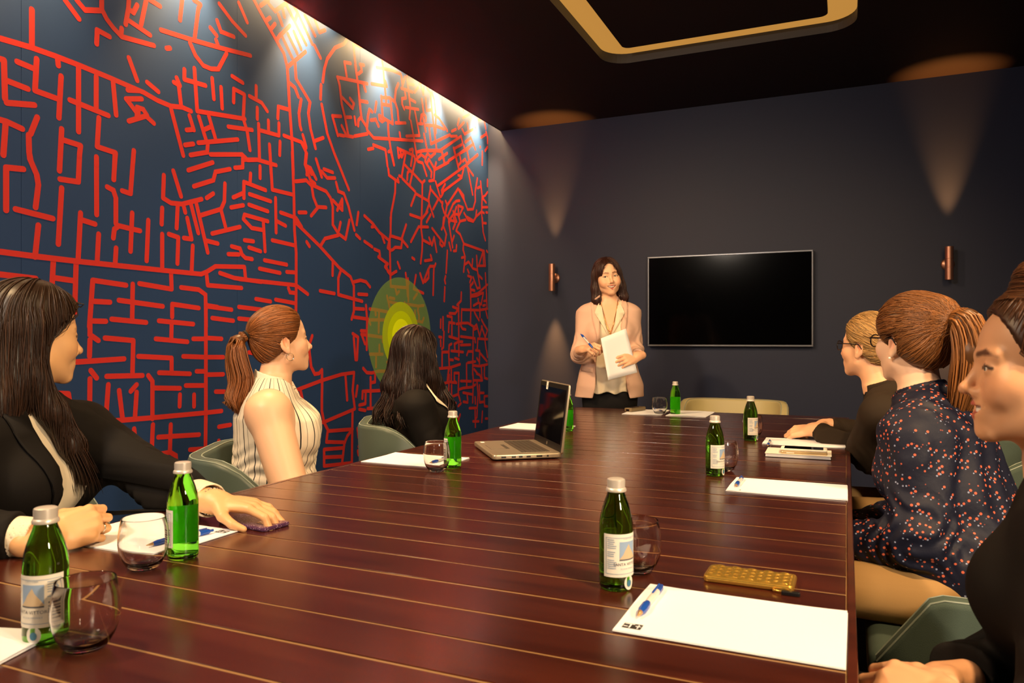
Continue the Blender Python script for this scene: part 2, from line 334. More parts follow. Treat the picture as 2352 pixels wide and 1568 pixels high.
'I': '''150,0 150,300 130,430 90,600 150,650 190,640 240,590 360,600 385,430;130,430 145,1130 150,1370 470,1400;150,360 370,430 490,580;370,420 460,140;555,480 710,180 900,185;765,0 755,180 785,420 780,640 750,910;790,440 930,520
980,210 1220,530 1180,570 1140,530 1140,450;1210,0 1195,180 1170,230;1210,180 1265,330 1230,550;920,400 975,550 1020,390 1070,680;1310,70 1390,590;1420,360 1380,480;1320,500 1355,650;1410,0 1440,120 1400,220;1285,660 1280,760 1260,1100
1470,550 1460,660 1410,665;1650,40 1540,70 1490,180 1460,260 1540,330 1610,510 1600,640 1640,780 1610,1080;1610,520 2020,665 2045,960 1900,960;1570,800 1640,780;1990,700 1920,930;2000,710 2010,930;1640,930 1710,880 1790,1010 1890,1050;1790,830 1780,980
1870,760 1885,1050 1940,1400 1880,1410 1800,1190;1690,1040 1715,1100;1695,1160 1770,1190 1735,1290;1900,1140 1980,1220;1800,1290 1745,1370 1760,1568;1770,1440 1830,1460;1985,0 2000,280 2045,450;2010,105 2060,110;2070,660 2105,690;2045,1110 2070,1568
1770,1550 1900,1510 2105,1340;580,800 625,830;835,860 975,840 950,750;290,890 335,1010;40,970 95,920;70,990 90,1070 150,1140 265,1070;450,1110 465,1230 490,1568;495,1240 515,1310;655,1150 610,1420 805,1510
740,1115 800,1300 900,1040 940,970 1030,970 1050,920;910,1050 910,1200 840,1280;1015,980 1000,1540;1250,1170 1230,1240 1245,1310''',
'J': '''440,140 430,365;710,225 705,360 640,430;570,460 660,495 610,570 515,565;665,440 670,1260;480,610 555,625 555,950;500,870 510,715 600,730;630,740 720,725 820,725 920,790 960,750 1010,940 1050,780;715,500 710,740;715,505 1000,515 1140,490
860,100 865,500 860,720;900,70 860,120;870,290 960,280 1060,230;870,180 925,190;1070,230 1035,420;985,330 990,390 910,440;990,390 1035,420;1010,400 1015,630;1080,365 1120,360;1065,440 1100,430;1120,240 1130,480;1110,520 1145,640
925,545 950,600 1000,680;1040,670 1075,740 1145,840 1100,960 1040,780;980,980 1140,990;980,980 970,1160;1095,1000 1115,1150;700,770 730,820 780,830;905,790 895,1568;920,830 970,810;700,945 930,975 940,1040;510,945 660,990
595,1070 660,1030 730,1030;600,1080 605,1180;545,1180 740,1200;700,1085 860,1080;550,1065 510,1090 505,1270 515,1470 490,1568;800,1250 820,1190 900,1190;945,1170 1010,1180 1005,1400;1020,1220 1130,1350;965,1300 1000,1350;815,1375 940,1355
795,1390 795,1568;605,1300 670,1320;520,1325 575,1330;270,1475 520,1455 690,1400;395,1200 500,1200;395,1200 395,1450;545,1470 545,1568;910,1420 1010,1430 1140,1400;920,1480 980,1560;1035,1420 1045,1568;1090,1420 1085,1568
410,630 410,835;373,670 370,800;425,870 415,1120 390,1150;345,950 385,960;370,1010 375,1100;1125,1180 1138,1280''',
'K': '''545,190 545,400 330,450;500,210 480,390;510,290 500,720;425,460 425,680;385,500 385,620;545,410 630,420 595,390 595,260 670,260 660,540 660,600 690,710;797,280 797,480;700,390 870,395;665,530 740,505 880,490 940,450;900,285 905,400 895,740
740,580 890,610;805,630 815,700;745,730 815,740;660,800 705,755;650,610 550,650 430,690;550,460 550,900;620,750 560,820;655,1060 690,940;640,960 660,1060;910,380 1055,380 1040,285;960,270 1010,290 1040,360;965,390 985,600 970,830 840,835
1005,460 1010,740 1080,730;1020,585 1080,585;1145,635 1085,640 1090,800 1145,805;1145,355 1090,340 1088,280;935,655 940,760;935,870 940,1140;970,870 965,980 945,1010;900,1050 995,1050;1055,890 1045,1060;1105,1005 1140,1005;684,1165 684,1230''',
'D': '''330,115 275,100;275,0 295,335 480,380;475,0 490,400 495,700 510,900 510,1200 508,1440;185,125 185,230;100,190 95,275;40,410 40,265 235,340;90,375 280,440;85,470 255,530;220,700 110,680 35,600 45,560 255,620;215,630 230,890;45,790 125,800;85,855 190,890
225,970 425,1010;180,1045 365,1085;425,1075 500,1080;0,1140 510,1195 615,1275;440,1220 455,1260 500,1265;325,410 330,720;340,620 415,660;370,540 510,590 560,670;295,790 490,835;495,620 720,840 900,1040 1000,1120 1030,1200 1030,1430 1010,1500
535,540 600,540;605,805 630,845;505,260 560,255 600,250 640,290 670,300 780,350 820,410 840,490 840,650 890,730 955,780 990,610;650,300 665,400 700,490 780,495;710,490 645,570;600,0 590,110 640,250 680,280;600,120 640,140 690,240;605,200 620,140
690,60 740,220;740,170 790,230 860,230;760,150 840,180;850,0 985,335;870,270 890,350 940,370 980,480 1035,700;840,430 925,520 925,420 880,520;910,630 895,700;890,745 770,775 730,840;1070,540 1055,650;1050,740 1085,775;1125,800 1195,850
1215,870 1260,890 1265,930 1250,940 1330,1000 1310,1030 1360,1090;1125,570 1200,640 1260,720 1345,790;1190,670 1215,665;1280,740 1305,810;840,980 838,1105;910,1070 890,1130 890,1280 1105,1340;725,1245 855,1270;1030,1165 1090,1150 1140,1165 1175,1210
1070,1275 1150,1280;1040,1405 1120,1410;40,65 160,65 330,115''',
'L': '''1040,650 1240,680 1270,750;1210,490 1225,680 1220,1100;1260,540 1330,545 1510,580;1340,570 1345,620;1390,580 1385,860;1270,690 1510,690;1140,840 1220,845;1145,890 1440,930 1440,990;1150,890 1195,1020;1025,880 1100,930 1085,1240 1065,1240 1040,930
1395,1040 1395,1160;1265,1165 1440,1165;1350,1205 1348,1340;1170,1360 1220,1420 1290,1425 1380,1400 1500,1400;465,910 430,1020 425,1130 450,1340 500,1440 560,1430 600,1380 600,1568''',
'M': '''-40,500 460,310 720,230 890,205 870,450 900,690 490,865 300,905;465,290 460,560 460,720 490,870 540,970 520,1130 770,1135;175,440 200,560 200,690;775,250 798,570;870,720 865,960 860,1450;550,985 870,960 800,1050 760,1150 725,1450;490,1230 740,1210
490,1335 740,1325;490,1230 490,1450;500,1450 850,1410;935,385 915,520;1000,550 1005,455 1230,445;1045,470 1040,620 960,640;960,695 1040,710;1110,270 1110,680;1070,685 1200,680;1120,340 1170,330 1170,230;1055,840 1050,940 980,930 935,950 950,1070
990,1030 985,1170;950,1190 1115,1150 1105,1080;1160,980 1160,1140;940,1250 950,1300;1130,1210 1125,1330;1170,740 1175,900''',
'N': '''450,260 500,480;490,285 560,300;490,345 690,395;715,360 750,470;750,380 920,410 1000,400;920,420 910,470 930,560 930,640 980,650 1000,590;870,480 870,600;820,560 850,620 910,640;465,500 600,500;470,510 440,1030
540,540 540,700 510,720 520,800;615,600 620,530 780,520;745,530 735,610;900,225 850,300;765,0 770,330;575,140 595,230 630,190;560,900 640,1000 720,980;600,1100 760,1120;820,900 840,1200;700,850 860,870;450,1250 640,1260 640,1400;700,1200 900,1190;760,1300 960,1310;930,900 1000,1000''',
}
HW = 0.0112
v, f = [], []
NST = [0]
def stroke(pts):
    """one flat painted stroke with round ends; each lies on its own hair-thin layer of paint"""
    x = XM+0.0002+0.000005*(NST[0] % 45); NST[0] += 1
    n = len(pts); L, R = [], []
    nr = []
    for (y0, z0), (y1, z1) in zip(pts[:-1], pts[1:]):
        d = math.hypot(y1-y0, z1-z0) or 1e-6; nr.append((-(z1-z0)/d, (y1-y0)/d))
    for i, (y, z) in enumerate(pts):
        a_, b_ = nr[max(i-1, 0)], nr[min(i, n-2)]
        my, mz = a_[0]+b_[0], a_[1]+b_[1]; m2 = (my*my+mz*mz)/2 or 1e-6
        my, mz = my/m2, mz/m2
        L.append((y+my*HW, z+mz*HW)); R.append((y-my*HW, z-mz*HW))
    def cap(c, nn, sgn):
        ty, tz = nn[1]*sgn, -nn[0]*sgn
        return [(c[0]+HW*(nn[0]*math.cos(t)*-sgn+ty*math.sin(t)), c[1]+HW*(nn[1]*math.cos(t)*-sgn+tz*math.sin(t))) for t in [PI*k/6 for k in range(1, 6)]]
    b0 = len(v)
    v.extend([(x, *p) for p in L]); v.extend([(x, *p) for p in R])
    for i in range(n-1): f.append((b0+i, b0+n+i, b0+n+i+1, b0+i+1))
    e = cap(pts[-1], nr[-1], 1); k0 = len(v); v.extend([(x, *p) for p in e]); f.append(tuple([b0+2*n-1]+list(range(k0, k0+5))+[b0+n-1]))
    e = cap(pts[0], nr[0], -1); k0 = len(v); v.extend([(x, *p) for p in e]); f.append(tuple([b0]+list(range(k0, k0+5))+[b0+n]))
def split_stroke(pts):
    q = [pts[0]]
    for p in pts[1:]:
        if math.hypot(p[0]-q[-1][0], p[1]-q[-1][1]) > 0.004: q.append(p)
    if len(q) < 2: q = [pts[0], (pts[0][0]+0.003, pts[0][1])]
    cur = [q[0]]
    for i in range(1, len(q)):
        cur.append(q[i])
        if i < len(q)-1:
            a_ = (q[i][0]-q[i-1][0], q[i][1]-q[i-1][1]); b_ = (q[i+1][0]-q[i][0], q[i+1][1]-q[i][1])
            la, lb = math.hypot(*a_), math.hypot(*b_)
            if (a_[0]*b_[0]+a_[1]*b_[1])/(la*lb) < 0.35 or min(la, lb) < 0.02: stroke(cur); cur = [q[i]]
    stroke(cur)
for tile, txt in STROKES.items():
    ox, oy, sc_ = TILES[tile]
    for st in txt.replace('\n', ';').split(';'):
        st = st.strip()
        if not st: continue
        pts = []
        for p in st.split():
            a, b = p.split(','); q = at_x(ox+float(a)/sc_, oy+float(b)/sc_, XM)
            pts.append((min(max(q.y, YF+0.02), YB-0.003-HW), min(q.z, ZC+0.2)))
        split_stroke(pts)
# the same street grid goes on where people, chairs and table stand before the wall and past the frame's left edge
rg = random.Random(3); tries = 0; nadd = 0; CELL = 0.05
occ = set()
def mark(y, z): occ.add((int(y/CELL+100), int(z/CELL+100)))
for q in f:
    if len(q) == 4:
        c0_, c1_ = [((v[q[0]][k]+v[q[1]][k])/2, (v[q[3]][k]+v[q[2]][k])/2) for k in (1, 2)]
        for k in range(13): mark(c0_[0]+(c0_[1]-c0_[0])*k/12, c1_[0]+(c1_[1]-c1_[0])*k/12)
while tries < 9000 and nadd < 330:
    tries += 1
    y0, z0 = rg.uniform(YF+0.1, YB-0.1), rg.uniform(0.06, 2.9); L = rg.uniform(0.08, 0.42); a = rg.choice([0.05, 1.52, -0.12, 1.62])
    y1, z1 = y0+L*math.cos(a), z0+L*math.sin(a)
    if not (YF+0.05 < y1 < YB-0.05 and 0.05 < z1 < 2.95): continue
    ok = True; line = [(y0+(y1-y0)*k/9, z0+(z1-z0)*k/9) for k in range(10)]
    for y, z in line:
        if y > 1.72:
            u_, v_ = to_px((XM, y, z)); ed = 1138-0.25*(u_-560) if u_ > 560 else 1400
            hid = v_ > ed+25 or (u_ < 120 and v_ > 690) or (u_ < 215 and v_ > 1010) or (555 < u_ < 670 and 730 < v_) or (900 < u_ < 985 and v_ > 800) or (u_ < 470 and v_ > 1190)
            if not hid: ok = False; break
        cy, cz = int(y/CELL+100), int(z/CELL+100)
        if any((cy+i, cz+j) in occ for i in (-1, 0, 1) for j in (-1, 0, 1)): ok = False; break
    if ok:
        nadd += 1; stroke([(y0, z0), (y1, z1)])
        for y, z in line: mark(y, z)
o = mesh_obj('street_map_print', v, f, M['mural_red'], wl); tag(o, 'red street map lines printed on the navy mural', kind='stuff')
# translucent green rings over the map
def film(name, col, a):
    m = mat(name, col, 0.5, Specular_IOR_Level=0.2); bsdf(m).inputs['Alpha'].default_value = a; return m
RC = (4.46, 1.18)
for i, (r, c, a) in enumerate([(0.403, '#7fa552', 0.44), (0.233, '#b4cf18', 0.64), (0.170, '#cbe800', 0.66), (0.115, '#e2fb10', 0.85)]):
    n = 64; x = XM+0.0006+0.00015*i
    vv = [(x, RC[0]+r*math.cos(2*PI*k/n), RC[1]+r*math.sin(2*PI*k/n)) for k in range(n)]
    tag(mesh_obj('mural_ring', vv, [tuple(range(n))], film('ring_green', c, a), wl), 'translucent green ring printed over the street map')
# ================================================================ TABLE
ZT = 0.75
def wood(name, c1, c2, rough=0.24):
    m = mat(name, c1, rough, Specular_IOR_Level=0.5, Coat_Weight=0.25, Coat_Roughness=0.18)
    n = N(m); tc = n.add('ShaderNodeTexCoord'); mp = n.add('ShaderNodeMapping'); mp.inputs['Scale'].default_value = (1.6, 22, 22)
    oi = n.add('ShaderNodeObjectInfo'); ad = n.add('ShaderNodeVectorMath', operation='ADD'); sc2 = n.add('ShaderNodeVectorMath', operation='SCALE'); sc2.inputs['Scale'].default_value = 9.0
    n.link(oi.outputs['Location'], sc2.inputs[0]); n.link(tc.outputs['Object'], ad.inputs[0]); n.link(sc2.outputs[0], ad.inputs[1]); n.link(ad.outputs[0], mp.inputs[0])
    nz = n.add('ShaderNodeTexNoise'); nz.inputs['Scale'].default_value = 1.0; nz.inputs['Detail'].default_value = 7; nz.inputs['Distortion'].default_value = 0.5
    n.link(mp.outputs[0], nz.inputs['Vector'])
    r = n.add('ShaderNodeValToRGB'); r.color_ramp.elements[0].position = 0.30; r.color_ramp.elements[1].position = 0.70
    r.color_ramp.elements[0].color = lin(c1); r.color_ramp.elements[1].color = lin(c2)
    n.link(nz.outputs[0], r.inputs[0]); n.link(r.outputs[0], bsdf(m).inputs['Base Color'])
    rr = n.add('ShaderNodeMapRange'); rr.inputs['To Min'].default_value = rough-0.03; rr.inputs['To Max'].default_value = rough+0.05
    n.link(nz.outputs[0], rr.inputs['Value']); n.link(rr.outputs[0], bsdf(m).inputs['Roughness'])
    # worn pores
    mp2 = n.add('ShaderNodeMapping'); mp2.inputs['Scale'].default_value = (14, 160, 160); n.link(ad.outputs[0], mp2.inputs[0])
    nz2 = n.add('ShaderNodeTexNoise'); nz2.inputs['Scale'].default_value = 1.0; nz2.inputs['Detail'].default_value = 3; n.link(mp2.outputs[0], nz2.inputs['Vector'])
    bp = n.add('ShaderNodeBump'); bp.inputs['Strength'].default_value = 0.03; bp.inputs['Distance'].default_value = 0.0012
    n.link(nz2.outputs[0], bp.inputs['Height']); n.link(bp.outputs[0], bsdf(m).inputs['Normal'])
    return m
M['wood'] = wood('mahogany_stain', '#35130c', '#4d2014')
M['groove'] = mat('painted_groove_glint', '#97774c', 0.3)  # gold glint of the plank joints put into the colour
M['under'] = mat('table_underside', '#24100c', 0.5)
TX0, TX1, TY0, TY1 = -1.468, 0.013, 0.19, 4.24
table = empty('conference_table', ((TX0+TX1)/2, (TY0+TY1)/2, 0), label='long dark mahogany conference table with planked top', cat='table')
tl = Vector(table.location)
def rel(o, p):   # keep world coordinates while parented to an unrotated empty
    o.parent = p; o.location = Vector(o.location)-Vector(p.location); return o
bm = bm_box(bmesh.new(), -1.452/2, 1.452/2, -0.0480, 0.0480, -0.030, 0.0, 0.0014, 2)
pl0 = bm_obj('plank', bm, M['wood'], table, smooth=True)
plank_me = pl0.data
NP = 40
for k in range(NP):
    o = pl0 if k == 0 else bpy.data.objects.new('plank', plank_me)
    if k: COL.objects.link(o); o.parent = table
    o.location = Vector((-0.7265, TY0+0.05+0.1*k, ZT-0.0003*(k % 3)))-tl
rel(box('edge_strip', 0.0005, TX1, TY0, TY1, ZT-0.06, ZT, M['wood'], bev=0.002), table)
rel(box('edge_strip', TX0, -1.4535, TY0, TY1, ZT-0.06, ZT, M['wood'], bev=0.002), table)
rel(box('end_strip', -1.4530, 0.0, TY0+0.1*NP+0.0012, TY1, ZT-0.06, ZT, M['wood'], bev=0.002), table)
rel(box('sub_top', -1.453, 0.0, TY0+0.002, TY1-0.04, ZT-0.045, ZT-0.0012, M['groove']), table)  # raised between the planks to carry the painted joint glint
rel(box('apron', -1.40, -0.06, TY0+0.12, TY1-0.12, ZT-0.13, ZT-0.046, M['under']), table)
for y in (0.75, 3.55):
    rel(box('pedestal', -1.1, -0.36, y-0.06, y+0.06, 0.03, ZT-0.131, M['under'], bev=0.004), table)
    rel(box('foot', -1.25, -0.21, y-0.12, y+0.12, 0.0, 0.03, M['under'], bev=0.004), table)

# ================================================================ TELEVISION AND WALL LAMPS
M['bezel'] = mat('tv_bezel', '#8b8f9a', 0.3, 0.5)
M['screen'] = mat('tv_screen', '#020203', 0.10, Specular_IOR_Level=0.25)
tvl, tvr = at_y(1488, 700, 5.80).x, at_y(1868, 700, 5.80).x
tv = empty('television', ((tvl+tvr)/2, 5.85, 1.1), label='large flat black television on the navy back wall', cat='television')
tvw = (tvr-tvl)/2
bm = bmesh.new()
for x0, x1, z0, z1 in ((-tvw, tvw, 0.0, 0.013), (-tvw, tvw, 0.684, 0.696), (-tvw, -tvw+0.011, 0.013, 0.684), (tvw-0.011, tvw, 0.013, 0.684)):
    bm_box(bm, x0, x1, -0.058, -0.02, z0, z1, 0.002, 1)
bm_obj('bezel', bm, M['bezel'], tv, smooth=True)
box('screen', -tvw+0.0105, tvw-0.0105, -0.052, -0.03, 0.0125, 0.6845, M['screen'], tv)
box('back_housing', -tvw+0.03, tvw-0.03, -0.0295, -0.001, 0.03, 0.66, M['screen'], tv)
M['copper'] = noise_bump(mat('brushed_copper', '#b98672', 0.34, 0.8), 300, 0.05, 0.001, stretch=(1, 1, 0.03))
M['lampglow'] = mat('lamp_lens', '#ffe0b0', 0.4); bsdf(M['lampglow']).inputs['Emission Color'].default_value = (1.0, 0.72, 0.4, 1); bsdf(M['lampglow']).inputs['Emission Strength'].default_value = 4.0
def sconce(x, lab):
    e = empty('wall_lamp', (x, YB, 1.55), label=lab, cat='wall lamp', group='copper up and down wall lamps')
    y = -0.085
    for nm, z0, z1 in (('upper_shade', 0.1405, 0.222), ('lower_shade', 0.0, 0.0815)):
        lathe(nm, [(0.021, z0+0.003), (0.0245, z0), (0.026, z0+0.001), (0.026, z1-0.001), (0.0245, z1), (0.021, z1-0.003), (0.021, z0+0.003)], M['copper'], e, 28, loc=(0, y, 0))
    lathe('centre_band', [(0.0, 0.082), (0.0255, 0.082), (0.0255, 0.140), (0.0, 0.140)], M['copper'], e, 28, loc=(0, y, 0))
    lathe('wall_rose', [(0, 0), (0.042, 0), (0.042, 0.006), (0.034, 0.014), (0, 0.016)], M['copper'], e, 28, loc=(0, 0, 0.111), rot=(PI/2, 0, 0))
    lathe('stem', [(0, 0), (0.014, 0), (0.014, 0.062), (0, 0.062)], M['copper'], e, 16, loc=(0, -0.012, 0.111), rot=(PI/2, 0, 0))
    for z, zz in ((0.030, -1), (0.190, 1)):
        lathe('lens', [(0, 0), (0.0205, 0), (0.0205, 0.003), (0, 0.003)], M['lampglow'], e, 20, loc=(0, y, z))
        p = (x, YB+y, 1.55+z+zz*0.012)
        lamp('wall_lamp_beam', 'SPOT', p, 130 if zz > 0 else 200, color=(1.0, 0.38, 0.08), target=(x, YB+y+0.02, 1.55+z+zz*1.0), spot_size=math.radians(36), spot_blend=1.0, shadow_soft_size=0.012)
sconce(-2.209, 'copper wall lamp near the mural corner')
sconce(0.627, 'copper wall lamp right of the television')

# ================================================================ CHAIRS
M['leather'] = noise_bump(mat('grey_green_leather', '#4c5a55', 0.42, Specular_IOR_Level=0.4), 260, 0.15, 0.0012)
M['fabric_green'] = noise_bump(mat('grey_green_wool', '#3f4f47', 0.85), 700, 0.5, 0.0015)
M['cream'] = noise_bump(mat('cream_leather', '#b7ab7c', 0.45), 260, 0.12, 0.0012)
M['chrome'] = mat('dark_chair_leg', '#1b1a1a', 0.3, 0.6)
M['stitch'] = mat('stitching', '#8d998f', 0.6)
def chair_path():
    hw, r, yb, yf = 0.27, 0.15, -0.27, 0.24
    pts = []
    n = 14
    for i in range(n): pts.append((-hw, yf+(yb+r-yf)*i/n, -1, 0))
    for i in range(9): a = PI+PI/2*i/8; pts.append((-hw+r+r*math.cos(a), yb+r+r*math.sin(a), math.cos(a), math.sin(a)))
    for i in range(1, 8): pts.append((-hw+r+(2*hw-2*r)*i/8, yb, 0, -1))
    for i in range(9): a = 1.5*PI+PI/2*i/8; pts.append((hw-r+r*math.cos(a), yb+r+r*math.sin(a), math.cos(a), math.sin(a)))
    for i in range(1, n+1): pts.append((hw, yb+r+(yf-yb-r)*i/n, 1, 0))
    return pts
def chair_top(y, back=0.775, arm=0.605):
    # height of the shell's rim by distance from the back
    if y < -0.20: return back
    if y < 0.06:
        t = (y+0.20)/0.26; t = t*t*(3-2*t); return back+(arm-back)*t
    if y < 0.13: return arm
    t = min((y-0.13)/0.11, 1); return arm-0.15*t
def make_chair(m, label, seat_m=None):
    e = empty('tub_chair', (0, 0, 0), label=label, cat='chair', group='low tub chairs around the table')
    P = chair_path(); th = 0.052; zb = 0.34
    prof = []   # (offset outwards 0..th, 'b'ottom/'t'op weight)
    v, f = [], []
    R = 0.018
    for (x, y, nx, ny) in P:
        h = chair_top(y)
        sec = [(0, zb), (0, h-R), (R*0.3, h-R*0.3), (R, h), (th-R, h), (th-R*0.3, h-R*0.3), (th, h-R), (th*0.9, zb), ]
        for d, z in sec:
            d2 = d+0.03*(z-zb)*0.8   # flares outwards a little
            v.append((x+nx*d2, y+ny*d2, z))
    k = 8; n = len(P)
    for i in range(n-1):
        for a in range(k):
            b = (a+1) % k; f.append((i*k+a, (i+1)*k+a, (i+1)*k+b, i*k+b))
    f.append(tuple(range(k))); f.append(tuple(range((n-1)*k+k-1, (n-1)*k-1, -1)))
    sh = mesh_obj('shell', v, f, m, e, smooth=True, auto=50)
    bm = bmesh.new(); bm.from_mesh(sh.data); bmesh.ops.recalc_face_normals(bm, faces=bm.faces); bm.to_mesh(sh.data); bm.free()
    for off in (0.008, 0.044):
        pth = [(x+nx*(off+0.024*(chair_top(y)-zb)), y+ny*(off+0.024*(chair_top(y)-zb)), chair_top(y)-0.0035) for x, y, nx, ny in P]
        tube('seam', pth, 0.0022, M['stitch'], e, 5)
    bm = bm_box(bmesh.new(), -0.262, 0.262, -0.262, 0.255, 0.345, 0.455, 0.035, 4)
    bm_obj('seat_cushion', bm, seat_m or m, e, smooth=True, auto=80)
    for sx in (-1, 1):
        for sy in (-1, 1):
            tube('leg', [(sx*0.2, sy*0.19, 0.345), (sx*0.235, sy*0.225, 0.0)], [0.016, 0.010], M['chrome'], e, 10)
    return e
c0 = make_chair(M['leather'], 'grey-green leather tub chair under the woman in the striped blouse')
c0.location = (-1.77, 2.12, 0); c0.rotation_euler = (0, 0, -PI/2+math.radians(30))
copy_tree(c0, None, (-1.80, 3.10, 0), -PI/2+math.radians(30), 'grey-green leather tub chair under the long-haired woman in black')
copy_tree(c0, None, (-1.80, 1.10, 0), -PI/2, 'grey-green leather tub chair under the woman holding a purple phone')
c1 = make_chair(M['fabric_green'], 'dark green wool tub chair under the woman in the floral blouse')
c1.location = (0.30, 2.13, 0); c1.rotation_euler = (0, 0, PI/2)
copy_tree(c1, None, (0.34, 3.12, 0), PI/2, 'dark green wool tub chair under the blonde woman in glasses')
copy_tree(c1, None, (0.36, 1.05, 0), PI/2, 'dark green wool tub chair under the nearest woman at right')
c2 = make_chair(M['cream'], 'empty cream tub chair at the far end below the television')
c2.location = (-0.645, 4.66, 0); c2.rotation_euler = (0, 0, PI)

# ================================================================ BOTTLES AND GLASSES
M['green_glass'] = mat('green_glass', '#78e03c', 0.02, Transmission_Weight=1.0, IOR=1.40)
M['clear_glass'] = mat('clear_glass', '#ffffff', 0.0, Transmission_Weight=1.0, IOR=1.45)
M['cap'] = mat('aluminium_cap', '#dcd5cc', 0.35, 0.4)
M['label'] = mat('label_paper', '#e8e4da', 0.6)
M['label_sky'] = mat('label_sky', '#8fa9cc', 0.6); M['label_snow'] = mat('label_mountain', '#c9b394', 0.6)
M['ink'] = mat('ink_grey', '#4b4f5c', 0.6); M['ink_light'] = mat('ink_blue_grey', '#8ea2ba', 0.6)
M['teal'] = mat('label_teal', '#3f7c9c', 0.6)
RB = 0.0272
def wrap(pts, r, a0):   # flat (s, z) -> on the bottle
    return [((r)*math.cos(a0+s/RB), (r)*math.sin(a0+s/RB), z) for s, z in pts]
def strip_patch(s0, s1, z0, z1, n=14):
    v, f = [], []
    for i in range(n+1):
        s = s0+(s1-s0)*i/n; v += [(s, z0), (s, z1)]
    for i in range(n): f.append((2*i, 2*i+2, 2*i+3, 2*i+1))
    return v, f
def make_bottle(label):
    e = empty('water_bottle', (0, 0, 0), label=label, cat='bottle', group='small green mineral water bottles')
    prof = [(0, 0.002), (0.020, 0.0), (0.0248, 0.001), (0.0268, 0.005), (RB, 0.012), (RB, 0.095), (0.0268, 0.106), (0.0250, 0.118), (0.0215, 0.131), (0.0178, 0.142), (0.0145, 0.151), (0.0126, 0.158), (0.0122, 0.165), (0.0122, 0.176), (0, 0.176)]
    lathe('glass_body', prof, M['green_glass'], e, 40, auto=80)
    # ridged screw cap with a flared tamper ring
    n = 72; cp = []
    v, f = [], []
    rings = [(0.0150, 0.1555, 0), (0.0163, 0.1560, 0), (0.0166, 0.1585, 0), (0.0156, 0.1610, 0), (0.0142, 0.1620, 0), (0.0144, 0.1630, 1), (0.0146, 0.1725, 1), (0.0140, 0.1750, 0), (0.0118, 0.1762, 0)]
    for r, z, kn in rings:
        for i in range(n):
            a = 2*PI*i/n; rr = r-(0.0006 if kn and i % 2 else 0); v.append((rr*math.cos(a), rr*math.sin(a), z))
    for j in range(len(rings)-1):
        for i in range(n): q = (i+1) % n; f.append((j*n+i, j*n+q, (j+1)*n+q, (j+1)*n+i))
    f.append(tuple(range((len(rings)-1)*n, len(rings)*n)))
    mesh_obj('screw_cap', v, f, M['cap'], e, smooth=True, auto=40)
    # paper label, centred on local +X, and what is printed on it
    r1 = RB+0.0004; p, f = strip_patch(-0.040, 0.040, 0.024, 0.092, 26)
    lb = mesh_obj('paper_label', wrap(p, r1, 0), f, M['label'], e, smooth=True)
    def pr(nm, p, f, m, lift=0.0003): return mesh_obj(nm, wrap(p, r1+lift, 0), f, m, lb, smooth=True)
    p, f = strip_patch(-0.014, 0.016, 0.052, 0.080); pr('label_picture', p, f, M['label_sky'])
    pts = [(-0.014, 0.053), (-0.008, 0.060), (-0.005, 0.066), (-0.001, 0.072), (0.002, 0.076), (0.005, 0.069), (0.009, 0.064), (0.012, 0.060), (0.016, 0.054)]
    v = []
    for s, z in pts: v += [(s, 0.0525), (s, z)]
    pr('label_mountain', v, [(2*i, 2*i+2, 2*i+3, 2*i+1) for i in range(len(pts)-1)], M['label_snow'], 0.0005)
    p, f = strip_patch(-0.014, 0.016, 0.0505, 0.0525, 8); pr('label_ink_band', p, f, M['ink'], 0.0005)  # dark ink band printed below the mountain
    tv_, tf = text_vf('SANTA VITTORIA', 0.0062); pr('label_lettering', [(x+0.001, y+0.0425) for x, y, z in tv_], tf, M['ink'], 0.0006)
    tv_, tf = text_vf('ACQUA MINERALE', 0.0032); pr('label_lettering', [(x+0.001, y+0.0365) for x, y, z in tv_], tf, M['ink_light'], 0.0006)
    tv_, tf = text_vf('S.VITTORIA', 0.0034); pr('label_lettering', [(x+0.001, y+0.0835) for x, y, z in tv_], tf, M['ink_light'], 0.0006)
    v, f = [], []
    for s0, s1, z0, z1 in ((-0.036, 0.036, 0.0860, 0.0868), (-0.036, 0.036, 0.0290, 0.0298), (-0.0365, -0.0357, 0.029, 0.0868), (0.0357, 0.0365, 0.029, 0.0868)):
        p, g = strip_patch(s0, s1, z0, z1, 20 if s1-s0 > 0.01 else 1); b = len(v); v += p; f += [tuple(q+b for q in x) for x in g]
    rg = random.Random(4)
    for k in range(15):    # small print, both side columns
        z = 0.0825-0.0032*k
        if k in (5, 9): continue
        p, g = strip_patch(-0.0335, -0.0335+rg.uniform(0.010, 0.015), z, z+0.0012, 3); b = len(v); v += p; f += [tuple(q+b for q in x) for x in g]
        if k < 7:
            p, g = strip_patch(0.0195, 0.0195+rg.uniform(0.010, 0.014), z, z+0.0012, 3); b = len(v); v += p; f += [tuple(q+b for q in x) for x in g]
    pr('label_small_print', v, f, M['ink_light'], 0.0005)
    v, f = [], []
    for k in range(6):      # bar code
        z = 0.034+0.0042*k; p, g = strip_patch(0.0205, 0.0335, z, z+(0.0024 if k % 2 else 0.0014), 3); b = len(v); v += p; f += [tuple(q+b for q in x) for x in g]
    pr('bar_code', v, f, M['ink'], 0.0005)
    # hanging neck tag below the label: white drop with a blue spot
    pts = [(0.017*math.cos(t)*0.55, 0.0145+0.0115*math.sin(t)) for t in [2*PI*k/18 for k in range(18)]]
    mesh_obj('drop_label', wrap(pts, r1, 0.12), [tuple(range(18))], M['label'], e)
    pts = [(0.0045*math.cos(t), 0.0135+0.0055*math.sin(t)) for t in [2*PI*k/14 for k in range(14)]]
    mesh_obj('drop_spot', wrap(pts, r1+0.0003, 0.12), [tuple(range(14))], M['teal'], e)
    return e
